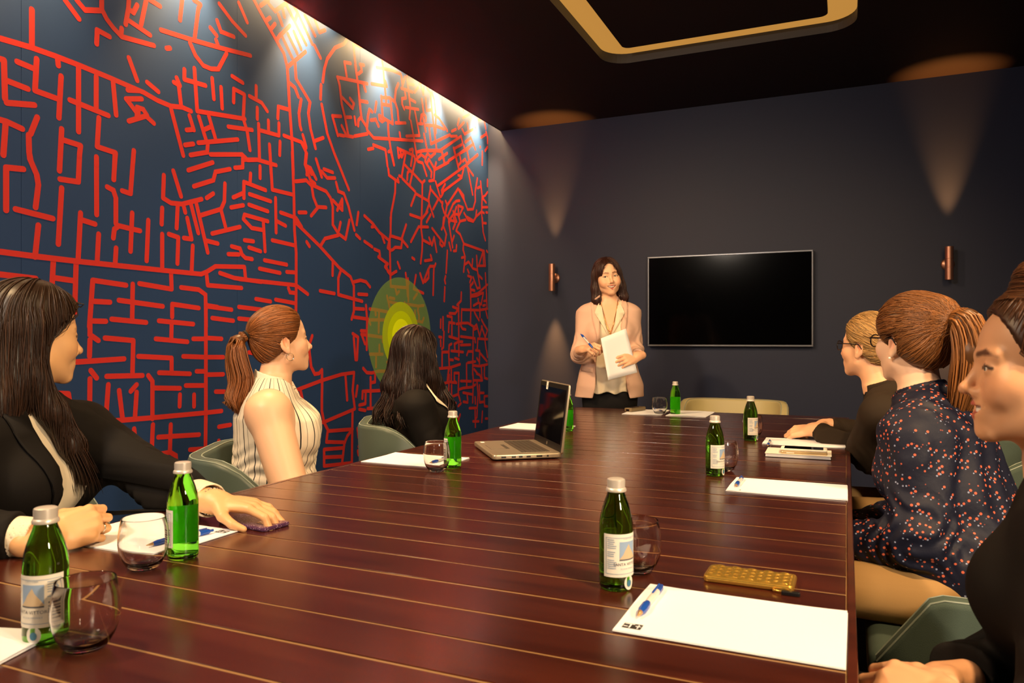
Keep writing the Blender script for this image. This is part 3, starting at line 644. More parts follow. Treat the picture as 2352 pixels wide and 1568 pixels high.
def make_tumbler(label):
    e = empty('tumbler_base', (0, 0, 0), label=label, cat='glass', group='clear stemless tumblers')
    e.name = 'glass_tumbler'
    out = [(0.0, 0.0005), (0.018, 0.0), (0.0225, 0.0018), (0.0285, 0.008), (0.0352, 0.020), (0.0395, 0.034), (0.0412, 0.047), (0.0405, 0.062), (0.0385, 0.076), (0.0360, 0.0895), (0.0357, 0.0905)]
    inn = [(0.0351, 0.0905), (0.0349, 0.0895), (0.0373, 0.076), (0.0393, 0.062), (0.0400, 0.047), (0.0383, 0.034), (0.0340, 0.021), (0.0270, 0.0105), (0.018, 0.0072), (0.0, 0.0065)]
    lathe('bowl', out+inn, M['clear_glass'], e, 48, auto=80)
    return e
# (name pixel of the foot, direction the label faces, description)
BOT = [(105, 1466, -1.245, 'green water bottle nearest the lower left corner beside a tumbler'),
       (420, 1280, -2.85, 'green water bottle in front of the purple phone at left'),
       (1040, 1072, -3.18, 'green water bottle behind the tumbler near the silver laptop'),
       (1303, 990, 3.0, 'green water bottle partly hidden behind the laptop screen'),
       (1551, 951, 1.41, 'green water bottle on the far end pad in front of the cream chair'),
       (1724, 1011, -0.39, 'green water bottle near the folded hands of the blonde woman'),
       (1642, 1091, -0.40, 'green water bottle beside the middle paper pad at right'),
       (1415, 1348, -0.57, 'green water bottle beside the gold phone case, largest at right')]
b0 = None
for i, (u, v_, a, lab) in enumerate(BOT):
    p = at_z(u, v_, ZT)
    if b0 is None: b0 = make_bottle(lab); b0.location = p; b0.rotation_euler = (0, 0, a)
    else: copy_tree(b0, None, p, a, lab)
TUM = [(197, 1490, 'empty tumbler nearest the lower left corner of the photo'), (330, 1306, 'empty tumbler in front of the woman holding a purple phone'),
       (1003, 1082, 'empty tumbler on the pad of the woman in the striped blouse'), (1294, 983, 'empty tumbler mostly hidden behind the laptop screen'),
       (1515, 951, 'empty tumbler beside the remote control at the far end'), (1729, 1003, 'empty tumbler behind the bottle nearest the folded hands'),
       (1664, 1081, 'empty tumbler behind the bottle beside the middle paper pad'), (1464, 1313, 'empty tumbler behind the bottle beside the gold phone case')]
t0 = None
for i, (u, v_, lab) in enumerate(TUM):
    p = at_z(u, v_, ZT)
    if t0 is None: t0 = make_tumbler(lab); t0.location = p
    else: copy_tree(t0, None, p, 0, lab)

# ================================================================ PAPER PADS AND PENS
M['paper'] = mat('white_paper', '#f0f3fb', 0.7)
M['logo_dark'] = mat('logo_black', '#2a2624', 0.6)
M['pen_blue'] = mat('pen_blue', '#1f56c0', 0.2, Transmission_Weight=0.25); M['pen_clear'] = mat('pen_clear_plastic', '#d9d6d2', 0.2)
M['pen_tip'] = mat('pen_tip', '#cfa878', 0.25, 0.6)
def make_pad(cx, cy, rz, label, sheets=4, seed=1, logo=True, L=0.292, W=0.208):
    e = empty('paper_pad', (cx, cy, ZT), rz, label, 'paper', 'white paper pads on the table')
    rg = random.Random(seed)
    for s in range(sheets):
        nx, ny = 12, 8; z = 0.0004+0.0007*s; dx, dy = (rg.uniform(-.0015, .0015), rg.uniform(-.0015, .0015)) if s < sheets-1 else (0, 0)
        amp = 0.0006+0.0022*(s == sheets-1)
        v, f = [], []
        for i in range(nx+1):
            for j in range(ny+1):
                a, b = i/nx-0.5, j/ny-0.5
                lift = amp*max(0, (abs(a)*2)**4)*(0.4+0.6*math.sin(3*b+seed))**2
                v.append((a*L+dx, b*W+dy, z+lift))
        for i in range(nx):
            for j in range(ny):
                q = i*(ny+1)+j; f.append((q, q+ny+1, q+ny+2, q+1))
        n = len(v); v += [(x, y, zz-0.0005) for x, y, zz in v]
        f += [tuple(reversed([q+n for q in g])) for g in f]
        bd = [i*(ny+1) for i in range(nx+1)]+[nx*(ny+1)+j for j in range(1, ny+1)]+[i*(ny+1)+ny for i in range(nx-1, -1, -1)]+[j for j in range(ny-1, 0, -1)]
        for a, b in zip(bd, bd[1:]+bd[:1]): f.append((a, a+n, b+n, b))
        mesh_obj('sheet', v, f, M['paper'], e, smooth=True, auto=40)
    if logo:
        z = 0.0004+0.0007*(sheets-1)+0.0004
        lx, ly = -L/2+0.022, -W/2+0.022
        lg = box('logo_print', lx-0.013, lx+0.013, ly-0.009, ly+0.009, z, z+0.0003, M['logo_dark'], e)
        for x0, x1, y0, y1 in ((-0.012, 0.002, 0.0055, 0.0075), (-0.004, -0.002, -0.008, 0.005), (0.004, 0.012, 0.0, 0.0016), (0.0075, 0.009, -0.0075, 0.006), (-0.012, -0.006, -0.004, -0.002)):
            box('logo_mark', lx+x0, lx+x1, ly+y0, ly+y1, z+0.0003, z+0.0005, M['paper'], lg)
    return e
def make_pen(p, rz, label, tilt=0.0, body='pen_clear'):
    """ball pen along local +X, clip on top"""
    e = empty('ball_pen', p, rz, label, 'pen', 'blue and clear ball pens'); e.rotation_euler = (0, tilt, rz)
    r = 0.0055
    def seg(nm, prof, m): return lathe(nm, [(a, b) for a, b in prof], m, e, 16, loc=(0, 0, r), rot=(0, PI/2, 0))
    seg('tip', [(0, -0.071), (0.0012, -0.070), (0.0035, -0.058), (0.0038, -0.056), (0, -0.056)], M['pen_tip'])
    seg('grip', [(0, -0.056), (0.004, -0.056), (0.0062, -0.046), (0.0064, -0.025), (0.0050, -0.016), (0, -0.016)], M['pen_blue'])
    seg('barrel', [(0, -0.016), (0.0050, -0.016), (0.0055, 0.0), (0.0053, 0.040), (0, 0.040)], M[body])
    seg('cap_end', [(0, 0.040), (0.0056, 0.040), (0.0056, 0.060), (0.0040, 0.064), (0.0028, 0.066), (0.0028, 0.072), (0, 0.072)], M['pen_blue'])
    box('clip', 0.014, 0.058, -0.0018, 0.0018, 2*r+0.0006, 2*r+0.0026, M['pen_blue'], e, bev=0.0008, seg=1)
    return e
PADZ = ZT+0.0035
make_pad(-0.146, 1.100, -0.012, 'blank paper pad nearest the camera beside the gold phone case', seed=1)
make_pad(-0.144, 2.146, 0.0, 'blank paper pad in front of the woman in the floral blouse', seed=2)
make_pad(-0.150, 3.115, 0.02, 'paper pad partly under the folded hands of the blonde woman', seed=3)
make_pad(-1.305, 2.146, PI, 'paper pad in front of the woman in the striped blouse', seed=4)
make_pad(-1.290, 3.190, PI, 'paper pad left of the laptop screen', seed=5)
make_pad(-1.305, 1.095, PI, 'paper pad in front of the woman holding a purple phone', seed=6)
p = at_z(50, 1500, ZT); make_pad(p.x-0.13, p.y-0.075, 0.28, 'corner of a paper pad at the lower left edge of the photo', seed=7, logo=False)
make_pad(-0.765, 4.085, PI/2, 'paper pad at the far end in front of the cream chair', seed=8, logo=False)
make_pad(-1.005, 4.075, PI/2+0.05, 'paper pad at the far end under the remote control', seed=9, logo=False)
for (u0, v0, u1, v1), lab in (
        ((1470, 1415, 1515, 1358), 'blue ball pen on the pad nearest the camera'), ((1689, 1121, 1705, 1099), 'blue ball pen on the pad of the woman in floral blouse'),
        ((1763, 1027, 1769, 1015), 'blue ball pen on the pad by the folded hands'), ((345, 1257, 480, 1225), 'blue ball pen on the pad near the purple phone'),
        ((992, 1067, 1028, 1056), 'blue ball pen on the pad seen through the tumbler')):
    a, b = at_z(u0, v0, PADZ), at_z(u1, v1, PADZ); c = (a+b)/2
    make_pen((c.x, c.y, PADZ-0.0005), math.atan2(b.y-a.y, b.x-a.x), lab)
make_pen((-0.945, 4.10, PADZ), 2.2, 'dark ball pen on the far pad behind the tumbler')

# ================================================================ LAPTOP
M['silver'] = mat('silver_laptop_shell', '#b9ab94', 0.35, 0.7); M['key'] = mat('laptop_keys', '#4a4136', 0.5)
M['black_gloss'] = mat('black_gloss', '#06060a', 0.06, Specular_IOR_Level=0.6); M['black'] = mat('black_plastic', '#101012', 0.4)
M['sticker'] = mat('white_sticker', '#f2eee4', 0.6)
lt = empty('laptop', (-1.075, 2.445, ZT), math.atan2(0.146, 0.1925)-PI/2, 'silver laptop standing open on the table', 'laptop')
LW, LD = 0.352, 0.238    # local: x along hinge, +y towards hinge
base = prism('base', rrect(-LW/2, LW/2, -LD/2, LD/2, 0.014, 4), 0.004, 0.020, M['silver'], lt, bev=0.004)
for sx in (-1, 1):
    for sy in (-1, 1): box('rubber_foot', sx*0.14-0.012, sx*0.14+0.012, sy*0.095-0.006, sy*0.095+0.006, 0.0, 0.0045, M['black'], base)
box('keyboard_tray', -0.145, 0.145, -0.010, 0.092, 0.0198, 0.0203, M['silver'], base)
bm = bmesh.new()
for r in range(6):
    n = 15; y = 0.086-0.0165*r
    for k in range(n):
        if r == 5 and 3 < k < 9:
            if k == 4: bm_box(bm, -0.143+0.0192*4, -0.143+0.0192*9-0.002, y-0.0145, y, 0.0203, 0.0222)
            continue
        bm_box(bm, -0.143+0.0192*k, -0.143+0.0192*k+0.0168, y-0.0142, y, 0.0203, 0.0222)
tag(bm_obj('keyboard', bm, M['key'], base), 'dark laptop keys', kind='stuff')
box('touchpad', -0.060, 0.045, -0.098, -0.030, 0.0199, 0.0204, M['key'], base)
box('touchpad_surface', -0.0585, 0.0435, -0.0965, -0.044, 0.0203, 0.0206, M['silver'], base)
for k, (a, b) in enumerate(((-0.09, -0.074), (-0.055, -0.041), (-0.03, -0.018), (-0.004, 0.01), (0.03, 0.05), (0.066, 0.072))):
    for sx in (1, -1): box('port', sx*(LW/2+0.0002)-0.0006, sx*(LW/2+0.0002)+0.0006, a, b, 0.009, 0.0145, M['black'], base)
box('palm_sticker', -0.150, -0.128, -0.100, -0.086, 0.0199, 0.0203, M['sticker'], base)
hinge = empty('lid_pivot', (0, 0, 0)); bpy.data.objects.remove(hinge)
def lid_box(nm, x0, x1, y0, y1, z0, z1, m, par, bev=0.0):
    # lid frame: local z up the screen; leaning back a little about the hinge
    o = box(nm, x0, x1, y0, y1, z0, z1, m, par, bev=bev); return o
th = math.radians(-7)
lidm = prism('lid', rrect(-LW/2, LW/2, 0.0, 0.236, 0.012, 4), 0.0, 0.008, M['silver'], lt, bev=0.002, loc=(0, LD/2+0.004, 0.013), rot=(PI/2+math.radians(-7), 0, 0))
# prism's local: x, y(up the lid), z(towards the user after rotation)
box('screen_bezel', -LW/2+0.004, LW/2-0.004, 0.004, 0.232, 0.008, 0.0092, M['black'], lidm)
box('display', -LW/2+0.018, LW/2-0.018, 0.030, 0.216, 0.0092, 0.0096, M['black_gloss'], lidm)
box('webcam_sticker', -0.088, -0.066, 0.205, 0.2335, 0.0096, 0.0101, M['sticker'], lidm)
box('sticker_print', -0.080, -0.074, 0.212, 0.219, 0.0101, 0.0103, M['logo_dark'], lidm)
lathe('logo_disc', [(0, 0), (0.006, 0), (0.006, 0.0004), (0, 0.0004)], M['silver'], lidm, 20, loc=(0, 0.017, 0.0092))
box('hinge_bar', -0.12, 0.12, -0.006, 0.006, 0.0, 0.010, M['black'], lidm)

# ================================================================ PHONES, NOTEBOOK, REMOTE
def glitter(name, c1, c2):
    m = mat(name, c1, 0.25, 0.3); n = N(m); tc = n.add('ShaderNodeTexCoord'); vo = n.add('ShaderNodeTexVoronoi'); vo.inputs['Scale'].default_value = 700
    n.link(tc.outputs['Object'], vo.inputs['Vector']); r = n.add('ShaderNodeValToRGB'); r.color_ramp.interpolation = 'CONSTANT'
    r.color_ramp.elements[0].color = lin(c1); r.color_ramp.elements[1].position = 0.82; r.color_ramp.elements[1].color = lin(c2)
    n.link(vo.outputs['Color'], r.inputs[0]); n.link(r.outputs[0], bsdf(m).inputs['Base Color']); return m
M['glitter'] = glitter('purple_glitter', '#5b3a5e', '#d8bcd4')
M['gold'] = mat('gold_metal', '#f0c25a', 0.24, 0.85); M['gold_pale'] = mat('pale_gold', '#d8bf94', 0.3, 0.6)
def quad_frame(px, z):   # centre, long axis angle, length, width of a flat thing from four corner pixels
    q = [at_z(u, v_, z) for u, v_ in px]; c = sum(q, Vector())/4
    e1 = ((q[1]-q[0])+(q[2]-q[3]))/2; e2 = ((q[3]-q[0])+(q[2]-q[1]))/2
    return c, math.atan2(e1.y, e1.x), e1.length, e2.length
c, a, L, W = quad_frame([(503, 1196), (604, 1217), (661, 1199), (566, 1183)], ZT+0.005)
L, W = 0.150, 0.074
ph = empty('mobile_phone', (c.x, c.y, ZT), a, 'purple glitter mobile phone under the hand at left', 'phone')
prism('case', rrect(-L/2, L/2, -W/2, W/2, 0.010, 5), 0.0, 0.0085, M['glitter'], ph, bev=0.003)
prism('camera_bump', rrect(0.022, 0.050, -0.014, 0.014, 0.004, 4), 0.0085, 0.0095, M['gold_pale'], ph)
prism('camera_lens', rrect(0.025, 0.047, -0.009, 0.000, 0.003, 4), 0.0095, 0.0100, M['black_gloss'], ph)
# quilted gold phone case
c, a, L, W = quad_frame([(1626, 1327), (1818, 1353), (1815, 1318), (1640, 1297)], ZT+0.008)
L, W = 0.142, 0.072
gp = empty('phone_case', (c.x, c.y, ZT), a, 'quilted gold phone case near the right table edge', 'phone')
prism('shell', rrect(-L/2, L/2, -W/2, W/2, 0.009, 5), 0.0, 0.011, M['gold'], gp, bev=0.004, seg=3)
v, f = [], []
nx, ny = 84, 42
for i in range(nx+1):
    for j in range(ny+1):
        x, y = (i/nx-0.5)*(L-0.008), (j/ny-0.5)*(W-0.008)
        p1, p2 = (x/0.013+y/0.009), (x/0.013-y/0.009)
        h = (abs(math.sin(PI*p1/2*1.0))*abs(math.sin(PI*p2/2*1.0)))**0.5
        ed = min(1, (min(L/2-0.004-abs(x), W/2-0.004-abs(y)))/0.003)
        v.append((x, y, 0.0104+0.0032*h*max(ed, 0)))
for i in range(nx):
    for j in range(ny): q = i*(ny+1)+j; f.append((q, q+ny+1, q+ny+2, q+1))
mesh_obj('quilting', v, f, M['gold'], gp, smooth=True)
tube('clasp_loop', [(L/2-0.006, -W/2-0.004, 0.004), (L/2-0.018, -W/2-0.009, 0.004), (L/2-0.030, -W/2-0.007, 0.004), (L/2-0.030, -W/2-0.001, 0.004)], 0.0018, M['gold'], gp, 8)
prism('strap_tab', rrect(L/2-0.018, L/2+0.010, -W/2-0.014, -W/2-0.005, 0.003, 3), 0.0, 0.006, M['black'], gp, bev=0.001)
# notebook with two phones on it
c = at_z(1834, 1046, ZT)
nb = empty('notebook', (c.x, c.y, ZT), 0.02, 'thick notebook under a phone beside the blonde woman', 'notebook')
prism('cover', rrect(-0.105, 0.105, -0.074, 0.074, 0.004, 3), 0.0, 0.002, M['black'], nb)
prism('page_block', rrect(-0.103, 0.103, -0.072, 0.072, 0.002, 2), 0.002, 0.012, M['paper'], nb)
prism('top_cover', rrect(-0.105, 0.105, -0.074, 0.074, 0.004, 3), 0.012, 0.0135, M['label'], nb)
c2_ = at_z(1846, 1036, ZT+0.02)
p1 = empty('mobile_phone', (c2_.x, c2_.y, ZT+0.0135), 0.05, 'white and gold phone on the notebook, lower of the two', 'phone')
prism('case', rrect(-0.074, 0.074, -0.037, 0.037, 0.008, 4), 0, 0.009, M['gold_pale'], p1, bev=0.003)
prism('side_button', rrect(-0.055, -0.03, -0.0377, -0.036, 0.0003, 1), 0.003, 0.006, M['label'], p1)
p2 = empty('mobile_phone', (c2_.x, c2_.y+0.004, ZT+0.0228), 0.02, 'black-screened phone on top of the notebook', 'phone')
prism('case', rrect(-0.074, 0.074, -0.036, 0.036, 0.008, 4), 0, 0.008, M['sticker'], p2, bev=0.003)
prism('screen', rrect(-0.062, 0.062, -0.033, 0.033, 0.002, 3), 0.008, 0.0084, M['black_gloss'], p2)
lathe('home_button', [(0, 0), (0.005, 0), (0.005, 0.0004), (0, 0.0004)], M['gold_pale'], p2, 16, loc=(0.068, 0, 0.0079))
# remote control
a_, b_ = at_z(1452, 946, ZT+0.01), at_z(1478, 934, ZT+0.01)
c = (a_+b_)/2
rc = empty('remote_control', (c.x-0.01, 4.11, PADZ), 1.25, 'small grey-brown remote control on the far paper pad', 'remote control')
prism('body', rrect(-0.075, 0.075, -0.024, 0.024, 0.008, 4), 0, 0.020, mat('remote_plastic', '#7b6a4c', 0.4), rc, bev=0.004)
for i in range(7):
    for j in range(3): box('button', -0.05+0.016*i-0.005, -0.05+0.016*i+0.005, -0.013+0.013*j-0.004, -0.013+0.013*j+0.004, 0.0198, 0.0212, M['black'], rc)
box('infrared_window', -0.0755, -0.0740, -0.010, 0.010, 0.004, 0.014, M['black_gloss'], rc)
# ================================================================ SCULPTING TOOLS (signed distance fields meshed by surface nets)
F32 = np.float32
def A(*x): return np.array(x, dtype=F32)
def nrm(x): x = np.asarray(x, dtype=np.float64); return (x/np.linalg.norm(x)).astype(F32)
def smin(a, b, k):
    if k <= 0: return np.minimum(a, b)
    h = np.clip(0.5+0.5*(b-a)/k, 0, 1); return b+(a-b)*h-k*h*(1-h)
def smax(a, b, k): return -smin(-a, -b, k)
def ell(P, c, r, R=None):
    q = P-np.asarray(c, F32)
    if R is not None: q = q@np.asarray(R, F32)
    r = np.asarray(r, F32); q = q/r; k0 = np.sqrt((q*q).sum(1)); k1 = np.sqrt(((q/r)**2).sum(1))+1e-9
    return np.where(k0 < 1e-4, -r.min(), k0*(k0-1)/k1)
def sph(P, c, r): q = P-np.asarray(c, F32); return np.sqrt((q*q).sum(1))-r
def cone(P, a, b, ra, rb):
    a = np.asarray(a, F32); b = np.asarray(b, F32); ba = b-a; l2 = float((ba*ba).sum())+1e-12
    pa = P-a; h = np.clip((pa@ba)/l2, 0, 1); q = pa-h[:, None]*ba
    return np.sqrt((q*q).sum(1))-(ra+(rb-ra)*h)
def chain(P, pts, rad, k=0.004):
    d = None
    for i in range(len(pts)-1):
        e = cone(P, pts[i], pts[i+1], rad[i], rad[i+1]); d = e if d is None else smin(d, e, k)
    return d
def frame(fwd, pitch=0.0, roll=0.0):
    """columns: side (her right), forward, up"""
    f = np.array([fwd[0], fwd[1], 0.0]); f /= np.linalg.norm(f); s = np.array([f[1], -f[0], 0.0]); u = np.array([0, 0, 1.0])
    c, n = math.cos(pitch), math.sin(pitch); f, u = f*c+u*n, u*c-f*n
    c, n = math.cos(roll), math.sin(roll); s, u = s*c+u*n, u*c-s*n
    return np.stack([s, f, u], 1).astype(F32)
def wave(P, scale, seed=0.0):
    x, y, z = P[:, 0]*scale, P[:, 1]*scale, P[:, 2]*scale
    return (np.sin(x*1.7+1.3*np.sin(y*1.1+seed)+seed)+np.sin(y*1.9+1.7*np.sin(z*1.3+seed*2))+np.sin(z*2.1+1.5*np.sin(x*1.2-seed)))/3
def mesh_sdf(fn, lo, hi, h, B=8):
    lo = np.asarray(lo, np.float64); hi = np.asarray(hi, np.float64)
    nb = np.maximum(np.ceil((hi-lo)/(h*B)).astype(int), 1); n = nb*B
    G = np.empty(tuple(n), F32)
    bi = np.stack(np.meshgrid(*[np.arange(k) for k in nb], indexing='ij'), -1).reshape(-1, 3)
    cen = (lo+(bi*B+(B-1)/2)*h).astype(F32); dc = fn(cen)
    act = np.abs(dc) < h*B*0.87*1.5+0.004
    G5 = G.reshape(nb[0], B, nb[1], B, nb[2], B)
    G5[:] = np.where(dc > 0, 1.0, -1.0).astype(F32).reshape(nb[0], 1, nb[1], 1, nb[2], 1)
    ab = bi[act]
    off = np.stack(np.meshgrid(*[np.arange(B)]*3, indexing='ij'), -1).reshape(-1, 3)
    CH = 1500
    for s in range(0, len(ab), CH):
        b = ab[s:s+CH]; idx = (b[:, None, :]*B+off[None]).reshape(-1, 3)
        d = fn((lo+idx*h).astype(F32)); G[idx[:, 0], idx[:, 1], idx[:, 2]] = d
    S = G < 0
    c = np.zeros(tuple(n-1), np.int8)
    for dx in (0, 1):
        for dy in (0, 1):
            for dz in (0, 1): c += S[dx:n[0]-1+dx, dy:n[1]-1+dy, dz:n[2]-1+dz]
    cell = np.argwhere((c > 0) & (c < 8))
    if len(cell) == 0: return np.zeros((0, 3)), np.zeros((0, 4), int)
    vid = np.full(tuple(n-1), -1, np.int32); vid[cell[:, 0], cell[:, 1], cell[:, 2]] = np.arange(len(cell))
    acc = np.zeros((len(cell), 3)); cnt = np.zeros(len(cell))
    corners = [(i, j, k) for i in (0, 1) for j in (0, 1) for k in (0, 1)]
    for a in corners:
        for ax in range(3):
            if a[ax] == 1: continue
            b = list(a); b[ax] = 1
            ga = G[cell[:, 0]+a[0], cell[:, 1]+a[1], cell[:, 2]+a[2]]; gb = G[cell[:, 0]+b[0], cell[:, 1]+b[1], cell[:, 2]+b[2]]
            m = (ga < 0) != (gb < 0); t = np.where(m, ga/np.where(m, ga-gb, 1), 0)
            p = np.tile(np.array(a, float), (len(cell), 1)); p[:, ax] += t
            acc[m] += p[m]; cnt[m] += 1
    V = lo+(cell+acc/cnt[:, None])*h
    Fs = []
    for ax in range(3):
        o1, o2 = (ax+1) % 3, (ax+2) % 3
        sl = [slice(1, n[k]-1) for k in range(3)]; sl[ax] = slice(0, n[ax]-1)
        s2 = list(sl); s2[ax] = slice(1, n[ax])
        A0 = S[tuple(sl)]; A1 = S[tuple(s2)]
        e = np.argwhere(A0 != A1)
        if len(e) == 0: continue
        flip = A0[e[:, 0], e[:, 1], e[:, 2]]
        base = e+np.array([1 if k != ax else 0 for k in range(3)])
        q = []
        for d1, d2 in ((1, 1), (0, 1), (0, 0), (1, 0)):
            p = base.copy(); p[:, o1] -= d1; p[:, o2] -= d2
            q.append(vid[p[:, 0], p[:, 1], p[:, 2]])
        q = np.stack(q, 1); q[~flip] = q[~flip][:, ::-1]
        Fs.append(q)
    Fq = np.concatenate(Fs); Fq = Fq[(Fq >= 0).all(1)]
    return V, Fq
def grad(fn, P, e=0.0012):
    k = np.array([[1, -1, -1], [-1, -1, 1], [-1, 1, -1], [1, 1, 1]], F32)
    g = np.zeros_like(P)
    for kk in k: g += kk*fn((P+e*kk).astype(F32))[:, None]
    return g/(np.linalg.norm(g, axis=1, keepdims=True)+1e-9)
def join(parts):
    """[(V, F, C)] -> one"""
    V, Fc, C, b = [], [], [], 0
    for v, f, c in parts:
        V.append(v); Fc.append(f+b); C.append(np.broadcast_to(np.asarray(c, F32), (len(v), 3))); b += len(v)
    return np.concatenate(V), np.concatenate(Fc), np.concatenate(C)

# ---- locks of hair: three-sided tubes walked along a flow over (or off) a surface
def locks(seed_pts, flow, steps, ds, surf=None, off=0.002, rad=0.0016, col=(0.05, 0.03, 0.02), cvar=0.5, seed=1, stick=1.0, wavy=0.0):
    rs = np.random.RandomState(seed); P = seed_pts.astype(F32).copy(); n = len(P)
    offs = (off*rs.uniform(-0.6, 1.4, n)).astype(F32)
    path = [P.copy()]; ph = rs.uniform(0, 6.28, (n, 3)).astype(F32)
    rnd = rs.normal(0, 1, (n, 3)).astype(F32)
    for s in range(steps):
        d = flow(P, s/steps, rnd)
        if wavy: d = d+wavy*np.sin(ph+s*0.9+P*20)
        d = d/(np.linalg.norm(d, axis=1, keepdims=True)+1e-9)
        if surf is not None:
            g = grad(surf, P); d = d-stick*g*(d*g).sum(1, keepdims=True)
            d = d/(np.linalg.norm(d, axis=1, keepdims=True)+1e-9)
        P = P+d*(ds*(1+0.15*rnd[:, :1]))
        if surf is not None and stick > 0:
            dist = surf(P); g = grad(surf, P); P = P-stick*(dist-offs)[:, None]*g
        path.append(P.astype(F32).copy())
    X = np.stack(path, 1); m = X.shape[1]                    # n, m, 3
    T = np.gradient(X, axis=1); T /= np.linalg.norm(T, axis=2, keepdims=True)+1e-9
    up = np.broadcast_to(A(0.3, 0.2, 0.93), T.shape); a = np.cross(T, up); a /= np.linalg.norm(a, axis=2, keepdims=True)+1e-9; b = np.cross(T, a)
    prof = np.minimum(1, np.minimum(np.linspace(0.35, 5, m), np.linspace(4, 0.15, m)))[None, :, None]
    R = (rad*rs.uniform(0.6, 1.3, n))[:, None, None]*prof
    V = np.stack([X+R*(a*math.cos(t)+b*math.sin(t)) for t in (0, 2.094, 4.189)], 2).reshape(-1, 3)
    i = np.arange(n)[:, None, None]*m*3; j = np.arange(m-1)[None, :, None]*3; k = np.arange(3)[None, None, :]; k2 = (k+1) % 3
    Fq = np.stack([i+j+k, i+j+k2, i+j+3+k2, i+j+3+k], -1).reshape(-1, 4)
    br = np.exp(rs.normal(0, cvar*0.5, n))[:, None]
    C = np.repeat(np.clip(np.asarray(col, F32)[None]*br, 0, 1), m*3, 0)
    return V, Fq, C
def surf_seeds(V, mask, n, seed=1):
    idx = np.where(mask)[0]; rs = np.random.RandomState(seed)
    return V[rs.choice(idx, min(n, len(idx)), replace=len(idx) < n)]

# ---- a head, local axes: x her right, y forward, z up; origin between the ears
def head_sdf(Q, smile=0.0, open_eye=1.0, mouth=0.0, full=1.0, ears=True):
    q = Q.copy(); q[:, 0] = np.abs(q[:, 0])
    d = ell(q, (0, -0.008, 0.035), (0.074, 0.092, 0.083))
    d = smin(d, ell(q, (0, 0.022, -0.030), (0.0605*full, 0.061, 0.078)), 0.03)
    d = smin(d, cone(q, (0.047*full, 0.005, -0.056), (0.012, 0.064, -0.093), 0.018, 0.0135), 0.025)
    d = smin(d, sph(q, (0, 0.0705, -0.0935), 0.0155), 0.014)
    d = smin(d, sph(q, (0.040*full, 0.049, -0.022), 0.024), 0.025)
    if smile: d = smin(d, sph(q, (0.036, 0.062, -0.036), 0.0165*smile+0.003), 0.016)
    d = smin(d, cone(q, (0.006, 0.0785, 0.021), (0.042, 0.064, 0.023), 0.0085, 0.008), 0.012)
    d = smax(d, -sph(q, (0.031, 0.1005, 0.003), 0.0195), 0.012)
    lid = sph(q, (0.0305, 0.0675, 0.003), 0.0148)
    d = smin(d, lid, 0.004)
    if open_eye > 0: d = smax(d, -ell(q, (0.0305, 0.0845, 0.0022), (0.0128, 0.0085, 0.0048*open_eye)), 0.0015)
    d = smin(d, ell(q, (0, 0.070, -0.060), (0.029, 0.020, 0.025)), 0.016)
    nose = cone(q, (0, 0.0795, 0.008), (0, 0.0985, -0.027), 0.0066, 0.0082)
    nose = smin(nose, sph(q, (0, 0.1005, -0.0305), 0.0092), 0.006)
    nose = smin(nose, sph(q, (0.0115, 0.0885, -0.0355), 0.0072), 0.006)
    d = smin(d, nose, 0.009)
    d = smax(d, -ell(q, (0.0060, 0.0960, -0.0410), (0.0034, 0.0050, 0.0030)), 0.002)
    up = 0.007*smile; w = 0.019+0.007*smile
    ql = q.copy(); ql[:, 2] -= up*np.clip(q[:, 0]/w, 0, 1.4)**2; yb = 0.0785-0.006*smile
    d = smax(d, -cone(ql, (0, 0.0935, -0.0612), (w+0.003, yb+0.003, -0.0612), 0.0022, 0.0014), 0.003)
    d = smin(d, cone(ql, (0.002, 0.0890-0.002*smile, -0.0558+0.0022*mouth), (w, yb, -0.0598+0.0008*mouth), 0.0050, 0.0026), 0.0030)
    d = smin(d, cone(ql, (0, 0.0868-0.002*smile, -0.0692-0.0026*mouth), (w-0.002, yb-0.001, -0.0640-0.001*mouth), 0.0058, 0.0030), 0.0030)
    if mouth: d = smax(d, -ell(ql, (0, 0.084, -0.0618), (w*0.93, 0.017, 0.0064*mouth)), 0.0012)
    if ears:
        t = math.radians(12); R = np.array([[1, 0, 0], [0, math.cos(t), -math.sin(t)], [0, math.sin(t), math.cos(t)]], F32)
        e = ell(q, (0.0755, -0.014, -0.006), (0.0068, 0.0175, 0.0305), R)
        e = smin(e, ell(q, (0.0745, -0.004, -0.033), (0.006, 0.008, 0.0095)), 0.006)
        e = smax(e, -ell(q, (0.0830, -0.0115, 0.001), (0.0088, 0.0110, 0.0215), R), 0.002)
        e = smin(e, cone(q, (0.0765, -0.001, 0.004), (0.077, -0.003, -0.012), 0.004, 0.0035), 0.004)
        d = smin(d, e, 0.006)
    return d
